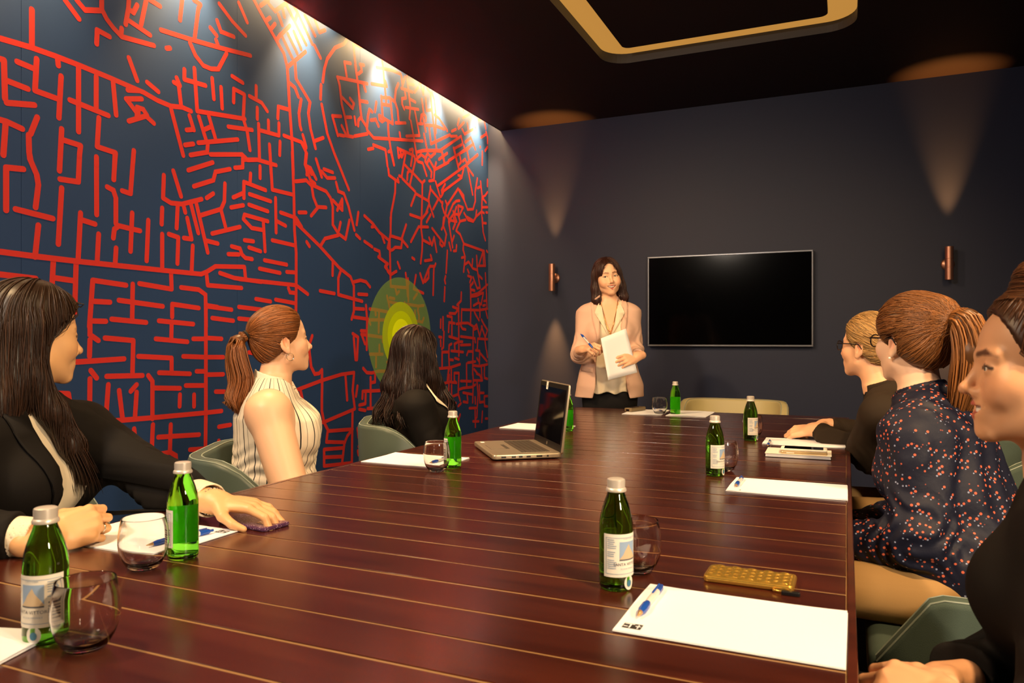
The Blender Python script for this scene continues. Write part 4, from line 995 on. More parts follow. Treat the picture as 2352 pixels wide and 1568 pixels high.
def head_colors(Q, skin, lip, brow, smile=0.0, lash=1.0, blush=0.35, mouth=0.0, bt=1.0):
    q = Q.copy(); q[:, 0] = np.abs(q[:, 0])
    C = np.tile(np.asarray(skin, F32), (len(q), 1))
    def blend(w, c):
        w = np.clip(w, 0, 1)[:, None]; C[:] = C*(1-w)+np.asarray(c, F32)*w
    s = np.asarray(skin, F32)
    blend(blush*np.clip(1-ell(q, (0.043, 0.062, -0.030), (0.022, 0.03, 0.018))/0.01, 0, 1)*0.6, s*A(1.02, 0.72, 0.66))
    blend(0.25*np.clip(1-sph(q, (0, 0.103, -0.031), 0.008)/0.006, 0, 1), s*A(1.0, 0.78, 0.72))
    up = 0.007*smile; w = 0.019+0.007*smile; ql = q.copy(); ql[:, 2] -= up*np.clip(q[:, 0]/w, 0, 1.4)**2; yb = 0.0785-0.006*smile
    lu = cone(ql, (0.002, 0.0900-0.002*smile, -0.0558+0.0022*mouth), (w, yb, -0.0598), 0.0056, 0.0030)
    ll = cone(ql, (0, 0.0878-0.002*smile, -0.0692-0.0026*mouth), (w-0.002, yb-0.001, -0.0640), 0.0064, 0.0034)
    blend(0.9*np.clip(1-np.minimum(lu, ll)/0.0016, 0, 1), lip)
    br = chain(q, [A(0.013, 0.086, 0.0235), A(0.030, 0.080, 0.0270), A(0.048, 0.066, 0.0210)], [0.0040*bt, 0.0042*bt, 0.0020*bt])
    blend(0.92*np.clip(1-br/0.003, 0, 1), brow)
    la = chain(q, [A(0.018, 0.080, 0.0030), A(0.030, 0.0835, 0.0075), A(0.0445, 0.0735, 0.0030)], [0.0014, 0.0021, 0.0023])
    blend(0.95*lash*np.clip(1-la/0.0016, 0, 1), A(0.02, 0.012, 0.01))
    blend(0.8*np.clip(1-ell(q, (0.0060, 0.0950, -0.0405), (0.003, 0.004, 0.003))/0.0015, 0, 1), s*A(0.35, 0.22, 0.2))  # nostril shade put into the skin colour
    blend(0.6*np.clip(1-ell(q, (0.0780, -0.011, 0.0), (0.005, 0.010, 0.018))/0.004, 0, 1), s*A(0.95, 0.6, 0.5))  # ear hollow deepened by shade painted into the skin
    return C
# ---- a hand, local axes: x towards the thumb, y along the fingers, z out of the back of the hand; origin at the wrist
def finger_pts(base, l, yaw, bend):
    p = np.array(base, float); pts = [p.copy()]; a = 0.0
    for L, b in zip(l, bend):
        a += b; d = np.array([math.sin(yaw)*math.cos(a), math.cos(yaw)*math.cos(a), -math.sin(a)]); p = p+d*L; pts.append(p.copy())
    return pts
def hand_sdf(Q, bends, thumb, spread=0.06, sc_=1.0):
    """bends: per finger (index..little) three joint angles; thumb: list of points"""
    q = Q/sc_
    d = ell(q, (0.0, 0.050, -0.001), (0.0385, 0.054, 0.0135))
    d = smin(d, cone(q, (0, -0.03, 0), (0, 0.015, 0), 0.024, 0.0215), 0.02)
    bx = [0.0285, 0.0095, -0.0100, -0.0275]; by = [0.088, 0.092, 0.087, 0.078]; ln = [(0.041, 0.025, 0.020), (0.045, 0.029, 0.021), (0.042, 0.027, 0.020), (0.033, 0.021, 0.018)]
    for i in range(4):
        pts = finger_pts((bx[i], by[i], 0.0), ln[i], spread*(1.5-i)*1.0, bends[i])
        r = [0.0092, 0.0085, 0.0078, 0.0062] if i < 3 else [0.0082, 0.0074, 0.0068, 0.0055]
        f = chain(q, pts, r, 0.003)
        d = smin(d, cone(q, (bx[i]*0.7, 0.045, 0.002), pts[0], 0.010, 0.0100), 0.008)
        d = smin(d, f, 0.0035)
    t = chain(q, thumb, [0.0150, 0.0115, 0.0092, 0.0070], 0.004)
    d = smin(d, t, 0.008)
    return d*sc_
def nail_parts(W2, bends, thumb, spread=0.06):
    bx = [0.0285, 0.0095, -0.0100, -0.0275]; by = [0.088, 0.092, 0.087, 0.078]; ln = [(0.041, 0.025, 0.020), (0.045, 0.029, 0.021), (0.042, 0.027, 0.020), (0.033, 0.021, 0.018)]
    return [finger_pts((bx[i], by[i], 0.0), ln[i], spread*(1.5-i), bends[i])[2:] for i in range(4)]
def local(P, o, R): return ((P-np.asarray(o, F32))@np.asarray(R, F32)).astype(F32)
def hand_frame(wrist, tip, back):
    y = nrm(np.subtract(tip, wrist)); z = np.asarray(back, float); z = z-y*float(np.dot(z, y)); z = nrm(z); x = np.cross(y, z)
    return np.stack([x, y, z], 1).astype(F32)
def tors(P, B, U, Fd, L, st, inf=0.0, top=True):
    """lofted trunk: stations (s 0..1, half width, half depth, forward offset)"""
    st = np.asarray(st, float); Fd = nrm(Fd); U = nrm(U); Fd = nrm(Fd-U*float(Fd@U)); S = np.cross(Fd, U).astype(F32)
    q = P-np.asarray(B, F32); s = (q@U)/L; x = q@S; y = q@Fd; sc = np.clip(s, st[0, 0], st[-1, 0])
    rx = (np.interp(sc, st[:, 0], st[:, 1])+inf).astype(F32); ry = (np.interp(sc, st[:, 0], st[:, 2])+inf).astype(F32); of = np.interp(sc, st[:, 0], st[:, 3]).astype(F32)
    a = np.sqrt((x/rx)**2+((y-of)/ry)**2)+1e-6
    d = (a-1)*np.minimum(rx, ry)*0.9
    e = np.maximum(np.maximum(s-st[-1, 0], st[0, 0]-s), 0)*L
    return np.where(e > 0, np.sqrt(np.maximum(d, 0)**2+e**2)+np.minimum(d, 0)*0, d), s, x, y-of
TORSO = [(0.0, .172, .125, .0), (.18, .166, .118, .008), (.40, .136, .100, .004), (.58, .146, .106, .008), (.74, .163, .104, .004), (.86, .160, .082, 0), (.93, .112, .066, 0), (1.0, .060, .056, 0)]
SKIN_MAT = attr_color(mat('skin', '#d9a07a', 0.42, Specular_IOR_Level=0.4))
noise_bump(SKIN_MAT, 900, 0.08, 0.0008)
HAIR_MAT = attr_color(mat('hair', '#2a1a10', 0.40, Specular_IOR_Level=0.38))
EYE_W = mat('eye_white', '#e6ded6', 0.15); EYE_I = mat('eye_iris', '#4d4a46', 0.1); EYE_P = mat('eye_pupil', '#050505', 0.08)
TOOTH = mat('teeth', '#f2ece0', 0.25)
def face_dir(u, phi, side):
    """unit vector in plan: phi degrees past profile (away from the camera); side +1 faces image right, -1 image left"""
    r = ray(u, VH); rx, ry = nrm((r.x, r.y)); p = math.radians(phi)
    return (side*ry*math.cos(p)+rx*math.sin(p), -side*rx*math.cos(p)+ry*math.sin(p))
def add_eyes(parent, H, R, sc_, look=(0, 1, 0)):
    for sx in (-1, 1):
        c = np.asarray(H)+R@(A(sx*0.0305, 0.0690, 0.003)*sc_)
        v, f = lathe_vf([(0.0, 0.0124), (0.0012, 0.01234), (0.0022, 0.0122), (0.0023, 0.01221), (0.0056, 0.0111), (0.0057, 0.01105), (0.009, 0.0085), (0.0118, 0.004), (0.0124, 0.0), (0.009, -0.0085), (0, -0.0124)], 20)
        v = np.array(v)*sc_; d = R@nrm(look); q = Vector(d.tolist()).to_track_quat('Z', 'Y').to_matrix(); v = v@np.array(q).T
        me = mesh_obj('eye', v+c-np.asarray(parent_loc(parent)), f, [EYE_W, EYE_I, EYE_P], parent, smooth=True)
        for k, pg in enumerate(me.data.polygons):
            ring = k//20; pg.material_index = 2 if ring < 2 else (1 if ring < 4 else 0)
def parent_loc(o):
    p = Vector((0, 0, 0))
    while o is not None: p += o.location; o = o.parent
    return p
def put(name, parts, m, parent):
    """join meshed pieces (world coordinates) under an unrotated parent"""
    V, Fq, C = join(parts); V = V-np.asarray(parent_loc(parent))
    return mesh_obj(name, V, Fq, m, parent, smooth=True, col=C)
def fabric(name, c, rough=0.85, bump=0.35, scale=900, sheen=0.0):
    return noise_bump(mat(name, c, rough, Specular_IOR_Level=0.25, Sheen_Weight=sheen), scale, bump, 0.0012)
def patch(name, poly, o, R, depth_fn, m, parent, lift=0.003, thick=0.002, cuts=4, start=0.35):
    """flat cut-out (x side, z up in frame R at o) laid onto a surface by marching along the frame's forward axis"""
    bm = bmesh.new(); bm.faces.new([bm.verts.new((x, 0, z)) for x, z in poly]); bmesh.ops.triangulate(bm, faces=bm.faces)
    for _ in range(cuts): bmesh.ops.subdivide_edges(bm, edges=[e for e in bm.edges if e.calc_length() > 0.012], cuts=1)
    bmesh.ops.triangulate(bm, faces=bm.faces)
    L = np.array([v.co[:] for v in bm.verts], F32); R = np.asarray(R, F32); o = np.asarray(o, F32)
    P = (o+L@R.T+R[:, 1]*start).astype(F32); dr = -R[:, 1]
    t = np.zeros(len(P), F32)
    for _ in range(60):
        d = depth_fn((P+dr*t[:, None]).astype(F32)); t += np.clip(d-lift, -0.05, 0.05)*0.8
    miss = t > start+0.16
    t[miss] = np.median(t[~miss]) if (~miss).any() else start
    Q = P+dr*t[:, None]; pl = np.asarray(parent_loc(parent))
    for v, q in zip(bm.verts, Q): v.co = Vector((q-pl).tolist())
    bmesh.ops.recalc_face_normals(bm, faces=bm.faces)
    nf = sum((f.normal for f in bm.faces), Vector())
    if nf.dot(Vector(R[:, 1].tolist())) < 0: bmesh.ops.reverse_faces(bm, faces=bm.faces)
    ob = bm_obj(name, bm, m, parent, smooth=True, auto=60)
    sm = ob.modifiers.new('thickness', 'SOLIDIFY'); sm.thickness = thick; sm.offset = 1.0
    return ob
# ================================================================ PEOPLE
def smooth_path(pts, n=40):
    """Catmull-Rom through points"""
    p = np.asarray(pts, float); p = np.vstack([2*p[0]-p[1], p, 2*p[-1]-p[-2]]); out = []
    m = len(p)-3
    for i in range(n):
        t = i/(n-1)*m; k = min(int(t), m-1); t -= k; a, b, c, d = p[k:k+4]
        out.append(0.5*((2*b)+(-a+c)*t+(2*a-5*b+4*c-d)*t*t+(-a+3*b-3*c+d)*t**3))
    return np.array(out)
def tubes(X, rad, col, cvar, seed):
    rs = np.random.RandomState(seed); n, m, _ = X.shape
    T = np.gradient(X, axis=1); T /= np.linalg.norm(T, axis=2, keepdims=True)+1e-9
    up = np.broadcast_to(A(0.31, 0.83, 0.46), T.shape); a = np.cross(T, up); a /= np.linalg.norm(a, axis=2, keepdims=True)+1e-9; b = np.cross(T, a)
    prof = np.minimum(1, np.minimum(np.linspace(0.5, 6, m), np.linspace(5, 0.12, m)))[None, :, None]
    R = (rad*rs.uniform(0.6, 1.3, n))[:, None, None]*prof
    V = np.stack([X+R*(a*math.cos(t)+b*math.sin(t)) for t in (0, 2.094, 4.189)], 2).reshape(-1, 3)
    i = np.arange(n)[:, None, None]*m*3; j = np.arange(m-1)[None, :, None]*3; k = np.arange(3)[None, None, :]; k2 = (k+1) % 3
    Fq = np.stack([i+j+k, i+j+k2, i+j+3+k2, i+j+3+k], -1).reshape(-1, 4)
    br = np.exp(rs.normal(0, cvar*0.5, n))[:, None]
    return V, Fq, np.repeat(np.clip(np.asarray(col, F32)[None]*br, 0, 1), m*3, 0)
def tail_locks(path, width, n, m=16, rad=0.0018, col=(0.1, 0.05, 0.02), cvar=0.5, seed=1, wavy=0.0, freq=3.0, flat=1.0, ends=0.15):
    """n locks running along a path; width(s) is the bundle's radius"""
    rs = np.random.RandomState(seed); pth = smooth_path(path, m)
    T = np.gradient(pth, axis=0); T /= np.linalg.norm(T, axis=1, keepdims=True)
    a = np.cross(T, A(0.2, 0.3, 0.1)+T[:, [1, 2, 0]]*0.3); a /= np.linalg.norm(a, axis=1, keepdims=True); b = np.cross(T, a)
    r = np.sqrt(rs.uniform(0, 1, n)); th = rs.uniform(0, 2*PI, n); s = np.linspace(0, 1, m); w = np.array([width(x) for x in s])
    ox = (r*np.cos(th))[:, None]*w[None]; oy = (r*np.sin(th))[:, None]*w[None]*flat
    ph = rs.uniform(0, 6.28, n)[:, None]; g = (th*1.5)[:, None]
    ox = ox+wavy*s[None]*np.sin(freq*6.28*s[None]+g*0.6+ph*0.25); oy = oy+wavy*s[None]*np.cos(freq*6.28*s[None]+g*0.6+ph*0.25)
    X = pth[None]+ox[..., None]*a[None]+oy[..., None]*b[None]
    # uneven ends: every lock covers its own share of the path
    keep = 1-ends*rs.uniform(0, 1, n)
    idx = (keep[:, None]*np.arange(m)[None]); lo = np.floor(idx).astype(int); hi = np.minimum(lo+1, m-1); fr = (idx-lo)[..., None]
    X = X[np.arange(n)[:, None], lo]*(1-fr)+X[np.arange(n)[:, None], hi]*fr
    return tubes(X, rad, col, cvar, seed)
def hair_up(Q, vol=0.010, low=-0.015, face=(0.098, 0.093, 0.124), ear=True):
    q = Q.copy(); q[:, 0] = np.abs(q[:, 0])
    d = ell(q, (0, -0.012, 0.040), (0.0765+vol, 0.094+vol, 0.083+vol))
    d = smin(d, ell(q, (0, -0.040, -0.015), (0.062+vol, 0.052+vol, 0.062)), 0.03)
    d = smax(d, -ell(q, (0, 0.092, -0.030), face), 0.005)
    d = smax(d, ((low+0.77*q[:, 1])-q[:, 2])/1.262, 0.006)
    if ear: d = smax(d, -ell(q, (0.089, -0.010, -0.010), (0.024, 0.020, 0.034)), 0.004)
    return d
def make_person(label, loc): return empty('person', (loc[0], loc[1], 0), label=label, cat='person')
def bounds(*pts, pad=0.1):
    p = np.array([list(x) for x in pts], float); return p.min(0)-pad, p.max(0)+pad
def arm(P, sh, el, wr, r=(0.052, 0.043, 0.040, 0.027), k=0.02):
    return smin(cone(P, sh, el, r[0], r[1]), cone(P, el, wr, r[2], r[3]), k)
def sleeve_folds(P, el, wr, amp=0.004):
    """creases that ring the bent elbow and the cuff"""
    el = np.asarray(el, F32); wr = np.asarray(wr, F32); d = np.linalg.norm(P-el, axis=1); t = (P-el)@nrm(wr-el)
    f = np.exp(-(d/0.11)**2)*np.sin(t*120+4*np.sin(P[:, 2]*37)+3*np.sin(P[:, 0]*41))
    g = np.exp(-(np.linalg.norm(P-wr, axis=1)/0.09)**2)*np.sin(t*150+3*np.sin(P[:, 2]*50))
    return amp*(f+0.5*g)
def lower_body(P, B, Fd, spread=0.09, thigh=0.40, zk=0.50):
    S = A(Fd[1], -Fd[0], 0); Fv = A(Fd[0], Fd[1], 0); B = np.asarray(B, F32); d = None
    d = ell(P, B+A(0, 0, 0.045), (0.165, 0.165, 0.115))
    for s in (-1, 1):
        hip = B+S*s*spread; kn = hip+Fv*thigh+S*s*0.02; kn[2] = zk+0.02; ft = kn+Fv*(-0.02); ft[2] = 0.08
        hip = hip.copy(); hip[2] = B[2]+0.03
        d = smin(d, cone(P, hip, kn, 0.088, 0.064), 0.04); d = smin(d, cone(P, kn, ft, 0.062, 0.040), 0.03)
    return d
def shoes(p, B, Fd, spread=0.09, thigh=0.40):
    S = A(Fd[1], -Fd[0], 0); Fv = A(Fd[0], Fd[1], 0)
    for s in (-1, 1):
        c = np.asarray(B, F32)+S*s*(spread+0.02)+Fv*(thigh-0.02); c[2] = 0
        fn = lambda P: smin(cone(P, c+A(0, 0, 0.045), c+Fv*0.13+A(0, 0, 0.028), 0.042, 0.030), cone(P, c+A(0, 0, 0.06), c+A(0, 0, 0.1), 0.038, 0.036), 0.03)
        V, Fq = mesh_sdf(fn, c-A(0.2, 0.2, 0.02), c+A(0.2, 0.2, 0.16), 0.008)
        put('shoe', [(V, Fq, (0.02, 0.02, 0.02))], M['black'], p)
def skin_piece(fn, lo, hi, h, skin, H=None, R=None, sc_=1.0, **kw):
    V, Fq = mesh_sdf(fn, lo, hi, h)
    if H is None: return V, Fq, np.tile(np.asarray(skin, F32), (len(V), 1))
    return V, Fq, head_colors(local(V.astype(F32), H, R)/sc_, skin, **kw)
def col(c): return lin(c)[:3]
# stripes and flowers for blouses
def stripe_mat():
    m = mat('striped_cotton', '#e9dcc6', 0.75, Specular_IOR_Level=0.2); n = N(m); a = n.add('ShaderNodeVertexColor'); a.layer_name = 'Col'
    sp = n.add('ShaderNodeSeparateColor'); n.link(a.outputs[0], sp.inputs[0])
    mu = n.add('ShaderNodeMath', operation='MULTIPLY'); mu.inputs[1].default_value = 22.0; n.link(sp.outputs[0], mu.inputs[0])
    fr = n.add('ShaderNodeMath', operation='FRACT'); n.link(mu.outputs[0], fr.inputs[0])
    r = n.add('ShaderNodeValToRGB'); r.color_ramp.interpolation = 'LINEAR'
    e = r.color_ramp.elements; e[0].position = 0.0; e[0].color = lin('#ece0cc'); e[1].position = 0.44; e[1].color = lin('#ece0cc')
    for p, c in ((0.465, '#14161e'), (0.530, '#14161e'), (0.545, '#ece0cc'), (0.90, '#ece0cc'), (0.92, '#8d8576'), (0.945, '#8d8576'), (0.965, '#ece0cc')):
        x = e.new(p); x.color = lin(c)
    n.link(fr.outputs[0], r.inputs[0]); n.link(r.outputs[0], bsdf(m).inputs['Base Color']); return m
def floral_mat():
    m = mat('navy_floral_chiffon', '#1c2036', 0.6, Specular_IOR_Level=0.3); n = N(m); tc = n.add('ShaderNodeTexCoord')
    def spots(off, scale, c, prev, r0, r1):
        mp = n.add('ShaderNodeMapping'); mp.inputs['Location'].default_value = off; n.link(tc.outputs['Object'], mp.inputs[0])
        vo = n.add('ShaderNodeTexVoronoi'); vo.inputs['Scale'].default_value = scale; vo.inputs['Randomness'].default_value = 0.75; n.link(mp.outputs[0], vo.inputs['Vector'])
        r = n.add('ShaderNodeValToRGB'); r.color_ramp.elements[0].position = r0; r.color_ramp.elements[0].color = (1, 1, 1, 1); r.color_ramp.elements[1].position = r1; r.color_ramp.elements[1].color = (0, 0, 0, 1)
        n.link(vo.outputs['Distance'], r.inputs[0]); mx = n.add('ShaderNodeMix', data_type='RGBA')
        n.link(r.outputs[0], mx.inputs['Factor'])
        if prev is None: mx.inputs['A'].default_value = lin('#15182c')
        else: n.link(prev, mx.inputs['A'])
        mx.inputs['B'].default_value = lin(c); return mx.outputs['Result']
    o = spots((0, 0, 0), 68, '#d0654a', None, 0.19, 0.26)
    o = spots((0.0045, 0.003, 0.0045), 68, '#8f98b8', o, 0.13, 0.18)
    n.link(o, bsdf(m).inputs['Base Color']); noise_bump(m, 60, 0.25, 0.004); return m
M['black_wool'] = fabric('black_wool', '#0f0b09', 0.8, 0.3, 1100)
M['brown_black'] = fabric('dark_brown_wool', '#2a1f14', 0.8, 0.3, 1100)
M['white_silk'] = fabric('ivory_silk', '#e9dcc2', 0.55, 0.1, 500)
M['pink_blazer'] = fabric('blush_crepe', '#deb8a4', 0.75, 0.2, 900)
M['tan_cotton'] = fabric('tan_cotton', '#b58d58', 0.85, 0.3, 900)
M['trouser'] = fabric('black_trouser', '#141316', 0.85, 0.25)
M['stripe'] = stripe_mat(); M['floral'] = floral_mat()
M['silver_jewel'] = mat('silver_jewellery', '#d8d2c4', 0.2, 1.0); M['gold_jewel'] = mat('gold_jewellery', '#d9a868', 0.25, 1.0)
M['hair_tie'] = mat('black_elastic', '#0b0b0b', 0.8)
SK_FAIR, SK_LIGHT, SK_ASIAN, SK_OLIVE = col('#e6b794'), col('#eab38c'), col('#dfae7c'), col('#c98f68')

def trunk_frame(H, Fh, Fd, B, drop=0.125, back=0.03):
    Nk = np.asarray(H, float)+np.array([-Fh[0]*back, -Fh[1]*back, -drop]); U = nrm(Nk-np.asarray(B)); L = float(np.linalg.norm(Nk-np.asarray(B)))
    S = np.array([Fd[1], -Fd[0], 0.0]); S /= np.linalg.norm(S)
    return Nk.astype(F32), U, L, S.astype(F32)
def trunk(P, B, U, Fd, L, inf=0.0, bust=0.06, st=TORSO, bust_s=0.64):
    d, s, x, y = tors(P, B, U, A(Fd[0], Fd[1], 0), L, st, inf)
    if bust:
        Fv = nrm(A(Fd[0], Fd[1], 0)-np.asarray(U, F32)*float(A(Fd[0], Fd[1], 0)@U)); S = np.cross(Fv, U).astype(F32)
        for k in (-1, 1):
            c = np.asarray(B, F32)+U*(bust_s*L)+S*(0.068*k)+Fv*0.078; d = smin(d, sph(P, c, bust+inf), 0.035)
    return d, s, x, y

# ---------------------------------------------------------------- woman in the striped sleeveless blouse
def person_striped():
    H = np.array(at_t(646, 785, 2.64)); Fh = face_dir(646, 19, 1); Fd = np.array([0.80, 0.60]); B = A(H[0]-0.04, H[1]-0.02, 0.50)
    p = make_person('woman with brown ponytail in a sleeveless striped blouse', B)
    R = frame(Fh, math.radians(7), 0); Nk, U, L, S = trunk_frame(H, Fh, Fd, B, 0.122)
    shR, shL = Nk+S*0.162+A(0, 0, -0.110), Nk-S*0.162+A(0, 0, -0.110)
    elR, wrR = np.array(at_t(668, 1128, 2.38)), None
    wrR = elR+A(0.10, 0.21, -0.10); elL = shL+A(0.02, 0.02, -0.27); wrL = elL+A(0.20, 0.0, -0.12)
    skin = SK_FAIR
    ST = [(a, b*1.02, c*1.22, o+0.012) for a, b, c, o in TORSO[:5]]+TORSO[5:]
    def body(P):
        d = head_sdf(local(P, H, R), smile=0.6, open_eye=0.7)
        neck = cone(P, H+R@A(0, -0.016, -0.055), Nk+A(0, 0, -0.02), 0.050, 0.054); d = smin(d, neck, 0.022)
        t, s, x, y = trunk(P, B, U, Fd, L, 0, 0.06, ST); d = smin(d, t, 0.025)
        a = arm(P, shR, elR, wrR, (0.068, 0.058, 0.050, 0.030)); a = smin(a, sph(P, shR, 0.068), 0.03)
        a2 = arm(P, shL, elL, wrL, (0.058, 0.047, 0.042, 0.027)); d = smin(smin(d, a, 0.045), a2, 0.045)
        return d
    Rh = hand_frame(wrR, wrR+A(0.05, 0.1, -0.02), A(0, 0, 1)); Rh[:, 0] *= -1
    lo, hi = bounds(H, elR, wrL, shL, pad=0.14); lo[2] = 0.56
    zs = float(Nk[2])+0.012; hi2 = hi.copy(); hi2[2] = zs
    V, Fq = mesh_sdf(body, A(H[0]-0.14, H[1]-0.14, zs-0.004), H+0.15, 0.0029)
    C = head_colors(local(V.astype(F32), H, R), skin, lip=col('#c46f5c'), brow=col('#7a5636'), smile=0.6)
    V1, F1 = mesh_sdf(body, lo, hi2, 0.0055)
    bo = put('body', [(V, Fq, C), (V1, F1, np.tile(skin, (len(V1), 1)))], SKIN_MAT, p); add_eyes(bo, H, R, 1.0)
    # hands resting on the lap
    def hands(P):
        b = [(0.5, 0.6, 0.4)]*4; th = [(0.026, 0.030, -0.004), (0.040, 0.055, -0.016), (0.040, 0.080, -0.022), (0.036, 0.1, -0.026)]
        d = hand_sdf(local(P, wrR, Rh), b, th)
        Rl = hand_frame(wrL, wrL+A(0.1, -0.02, -0.02), A(0, 0, 1)); return np.minimum(d, hand_sdf(local(P, wrL, Rl), b, th))
    lo, hi = bounds(wrR, wrL, pad=0.2); V, Fq = mesh_sdf(hands, lo, hi, 0.004); put('hands', [(V, Fq, np.tile(skin, (len(V), 1)))], SKIN_MAT, p)
    # blouse
    def blouse(P):
        d, s, x, y = trunk(P, B, U, Fd, L, 0.014, 0.078, ST)
        d = d+0.0035*wave(P, 26, 1.0)*np.clip(1.1-s, 0, 1)+0.004*np.exp(-((s-0.42)/0.13)**2)*np.sin(s*75+3*np.sin(x*25)+2*np.sin(y*30))
        d = smax(d, np.abs(x)-(0.168+0.08*np.clip(0.62-s, 0, 1)*4), 0.008)
        d = smax(d, -(cone(P, Nk+A(0, 0, 0.03)+A(Fd[0], Fd[1], 0)*0.01, Nk+A(0, 0, 0.2), 0.062, 0.08)), 0.003)
        for sh in (shR, shL): d = smax(d, -ell(P, sh+S*(0.055 if sh is shR else -0.055)+A(0, 0, -0.03), (0.088, 0.088, 0.098)), 0.006)
        v = np.abs(x)-np.clip((s-0.82)*0.35, -1, 0.06); d = smax(d, -smax(v, -y+0.0, 0.002), 0.003)
        return smax(d, 0.04-s, 0.004)
    lo, hi = bounds(B, Nk, pad=0.26); lo[2] = 0.5
    V, Fq = mesh_sdf(blouse, lo, hi, 0.0050)
    _, s, x, y = tors(V.astype(F32), B, U, A(Fd[0], Fd[1], 0), L, TORSO); ph = (np.arctan2(x, -y)/(2*PI)+0.5)
    bl = put('blouse', [(V, Fq, np.stack([ph, ph, ph], 1))], M['stripe'], p)
    # stand collar with open points
    def collar(P):
        q = P-Nk; ax = nrm(H+R@A(0, -0.02, -0.06)-Nk); hh = q@ax; rad = np.linalg.norm(q-hh[:, None]*ax, axis=1)
        rr = 0.061+0.12*np.clip(hh-0.005, 0, 1); d = np.abs(rad-rr)-0.0028
        fx = q@S; fy = q@A(Fd[0], Fd[1], 0); open_ = smax(np.abs(fx)-(0.018+0.35*np.clip(hh, 0, 1)), -fy, 0.004)
        d = smax(smax(d, np.maximum(-0.022-hh, hh-0.013+0.2*np.abs(fx)), 0.003), -open_, 0.004); return d
    V, Fq = mesh_sdf(collar, Nk-0.13, Nk+0.13, 0.0028); put('collar', [(V, Fq, np.tile((0.02, 0.02, 0.02), (len(V), 1)))], M['stripe'], p)
    # combed-back hair with a ponytail
    hc = col('#7c4a26')
    hs = lambda P: hair_up(local(P, H, R), 0.007)
    V, Fq = mesh_sdf(hs, H-0.15, H+0.15, 0.0045); Q = local(V.astype(F32), H, R)
    tie = H+R@A(0, -0.112, 0.038)
    sd = surf_seeds(V, (Q[:, 1] > -0.115), 2400, 5)
    l1 = locks(sd, lambda P, s, r: (tie.astype(F32)-P)+0.012*r*0.3, 8, 0.0115, hs, 0.0012, 0.0013, hc, 0.55, 3)
    off = [R@A(0, -0.112, 0.038), R@A(0, -0.150, 0.020), R@A(0, -0.158, -0.055), R@A(0.01, -0.155, -0.125), R@A(0.012, -0.185, -0.185), R@A(0.01, -0.205, -0.205)]
    pth = [H+o for o in off]; wd = lambda s: 0.012+0.028*min(1, s*3)-0.010*max(0, s-0.75)*4*0.5
    tl_ = lambda P: chain(P, pth[:5], [0.012, 0.018, 0.027, 0.025, 0.008], 0.02)
    V2, F2 = mesh_sdf(tl_, H-0.32, H+0.12, 0.005)
    l2 = tail_locks(pth, wd, 650, 12, 0.0019, hc, 0.6, 9, 0.007, 1.4)
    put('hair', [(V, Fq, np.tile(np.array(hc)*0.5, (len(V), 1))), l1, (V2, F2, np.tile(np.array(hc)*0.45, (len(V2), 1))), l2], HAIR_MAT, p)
    d = nrm(off[1]-off[0]); a = np.cross(d, A(0, 0, 1)); a = nrm(a); b = np.cross(d, a)
    tube('hair_tie', [tuple(tie+d*0.004+(a*math.cos(t)+b*math.sin(t))*0.0155-np.array(p.location)) for t in [2*PI*k/16 for k in range(16)]], 0.0045, M['hair_tie'], p, 8, closed=True)
    for sx in (1, -1):
        c = H+R@A(sx*0.078, -0.002, -0.052)
        tube('hoop_earring', [tuple(c+R@(A(0, math.cos(t), math.sin(t))*0.0125)-np.array(p.location)) for t in [2*PI*k/20 for k in range(20)]], 0.0011, M['silver_jewel'], p, 6, closed=True)
    V, Fq = mesh_sdf(lambda P: lower_body(P, B, (1, 0.05)), B-A(0.3, 0.32, 0.5), B+A(0.62, 0.32, 0.3), 0.009); put('trousers', [(V, Fq, (0.1, 0.1, 0.1))], M['trouser'], p)
    shoes(p, B, (1, 0.05))
person_striped()
def blazer_fn(B, U, Fd, L, arms, inf, Nk, st=TORSO, bust=0.07, open_w=None, amp=0.004, r=(0.068, 0.057, 0.054, 0.044), hem=0.02, seed=0.0, collar=True):
    Fv = A(Fd[0], Fd[1], 0)
    def fn(P):
        d, s, x, y = trunk(P, B, U, Fd, L, inf, bust, st)
        for sh, el, wr in arms:
            a = arm(P, sh, el, wr, r, 0.03); a = smin(a, sph(P, sh, r[0]+0.002), 0.02)
            a = a+sleeve_folds(P, el, wr, amp)
            dr = nrm(np.subtract(wr, el)); a = smax(a, (P-np.asarray(wr, F32))@dr+0.012, 0.004)
            d = smin(d, a, 0.045)
        d = d+amp*0.6*wave(P, 19, seed)
        d = smax(d, -cone(P, Nk+A(0, 0, 0.012)+Fv*0.012, Nk+A(0, 0, 0.2)+Fv*0.02, 0.060, 0.075), 0.006)
        if open_w is not None:
            w = np.interp(s, [a for a, b in open_w], [b for a, b in open_w]).astype(F32)
            d = smax(d, -smax(np.abs(x)-w, -y, 0.004), 0.006)
        return smax(d, hem-s, 0.005)
    return fn
def collar_piece(Nk, ax, S, Fd, h=0.0035, r=0.064, thick=0.004, up=0.030, gap=0.055, flare=0.25):
    Fv = A(Fd[0], Fd[1], 0); ax = nrm(ax)
    def fn(P):
        q = P-np.asarray(Nk, F32); hh = q@ax; rad = np.linalg.norm(q-hh[:, None]*ax, axis=1)
        d = np.abs(rad-(r-flare*hh))-thick
        fx = q@S; fy = q@Fv; op = smax(np.abs(fx)-gap, -fy, 0.004)
        return smax(smax(d, np.maximum(-0.03-hh, hh-up), 0.004), -op, 0.006)
    return mesh_sdf(fn, np.asarray(Nk)-0.13, np.asarray(Nk)+0.13, h)
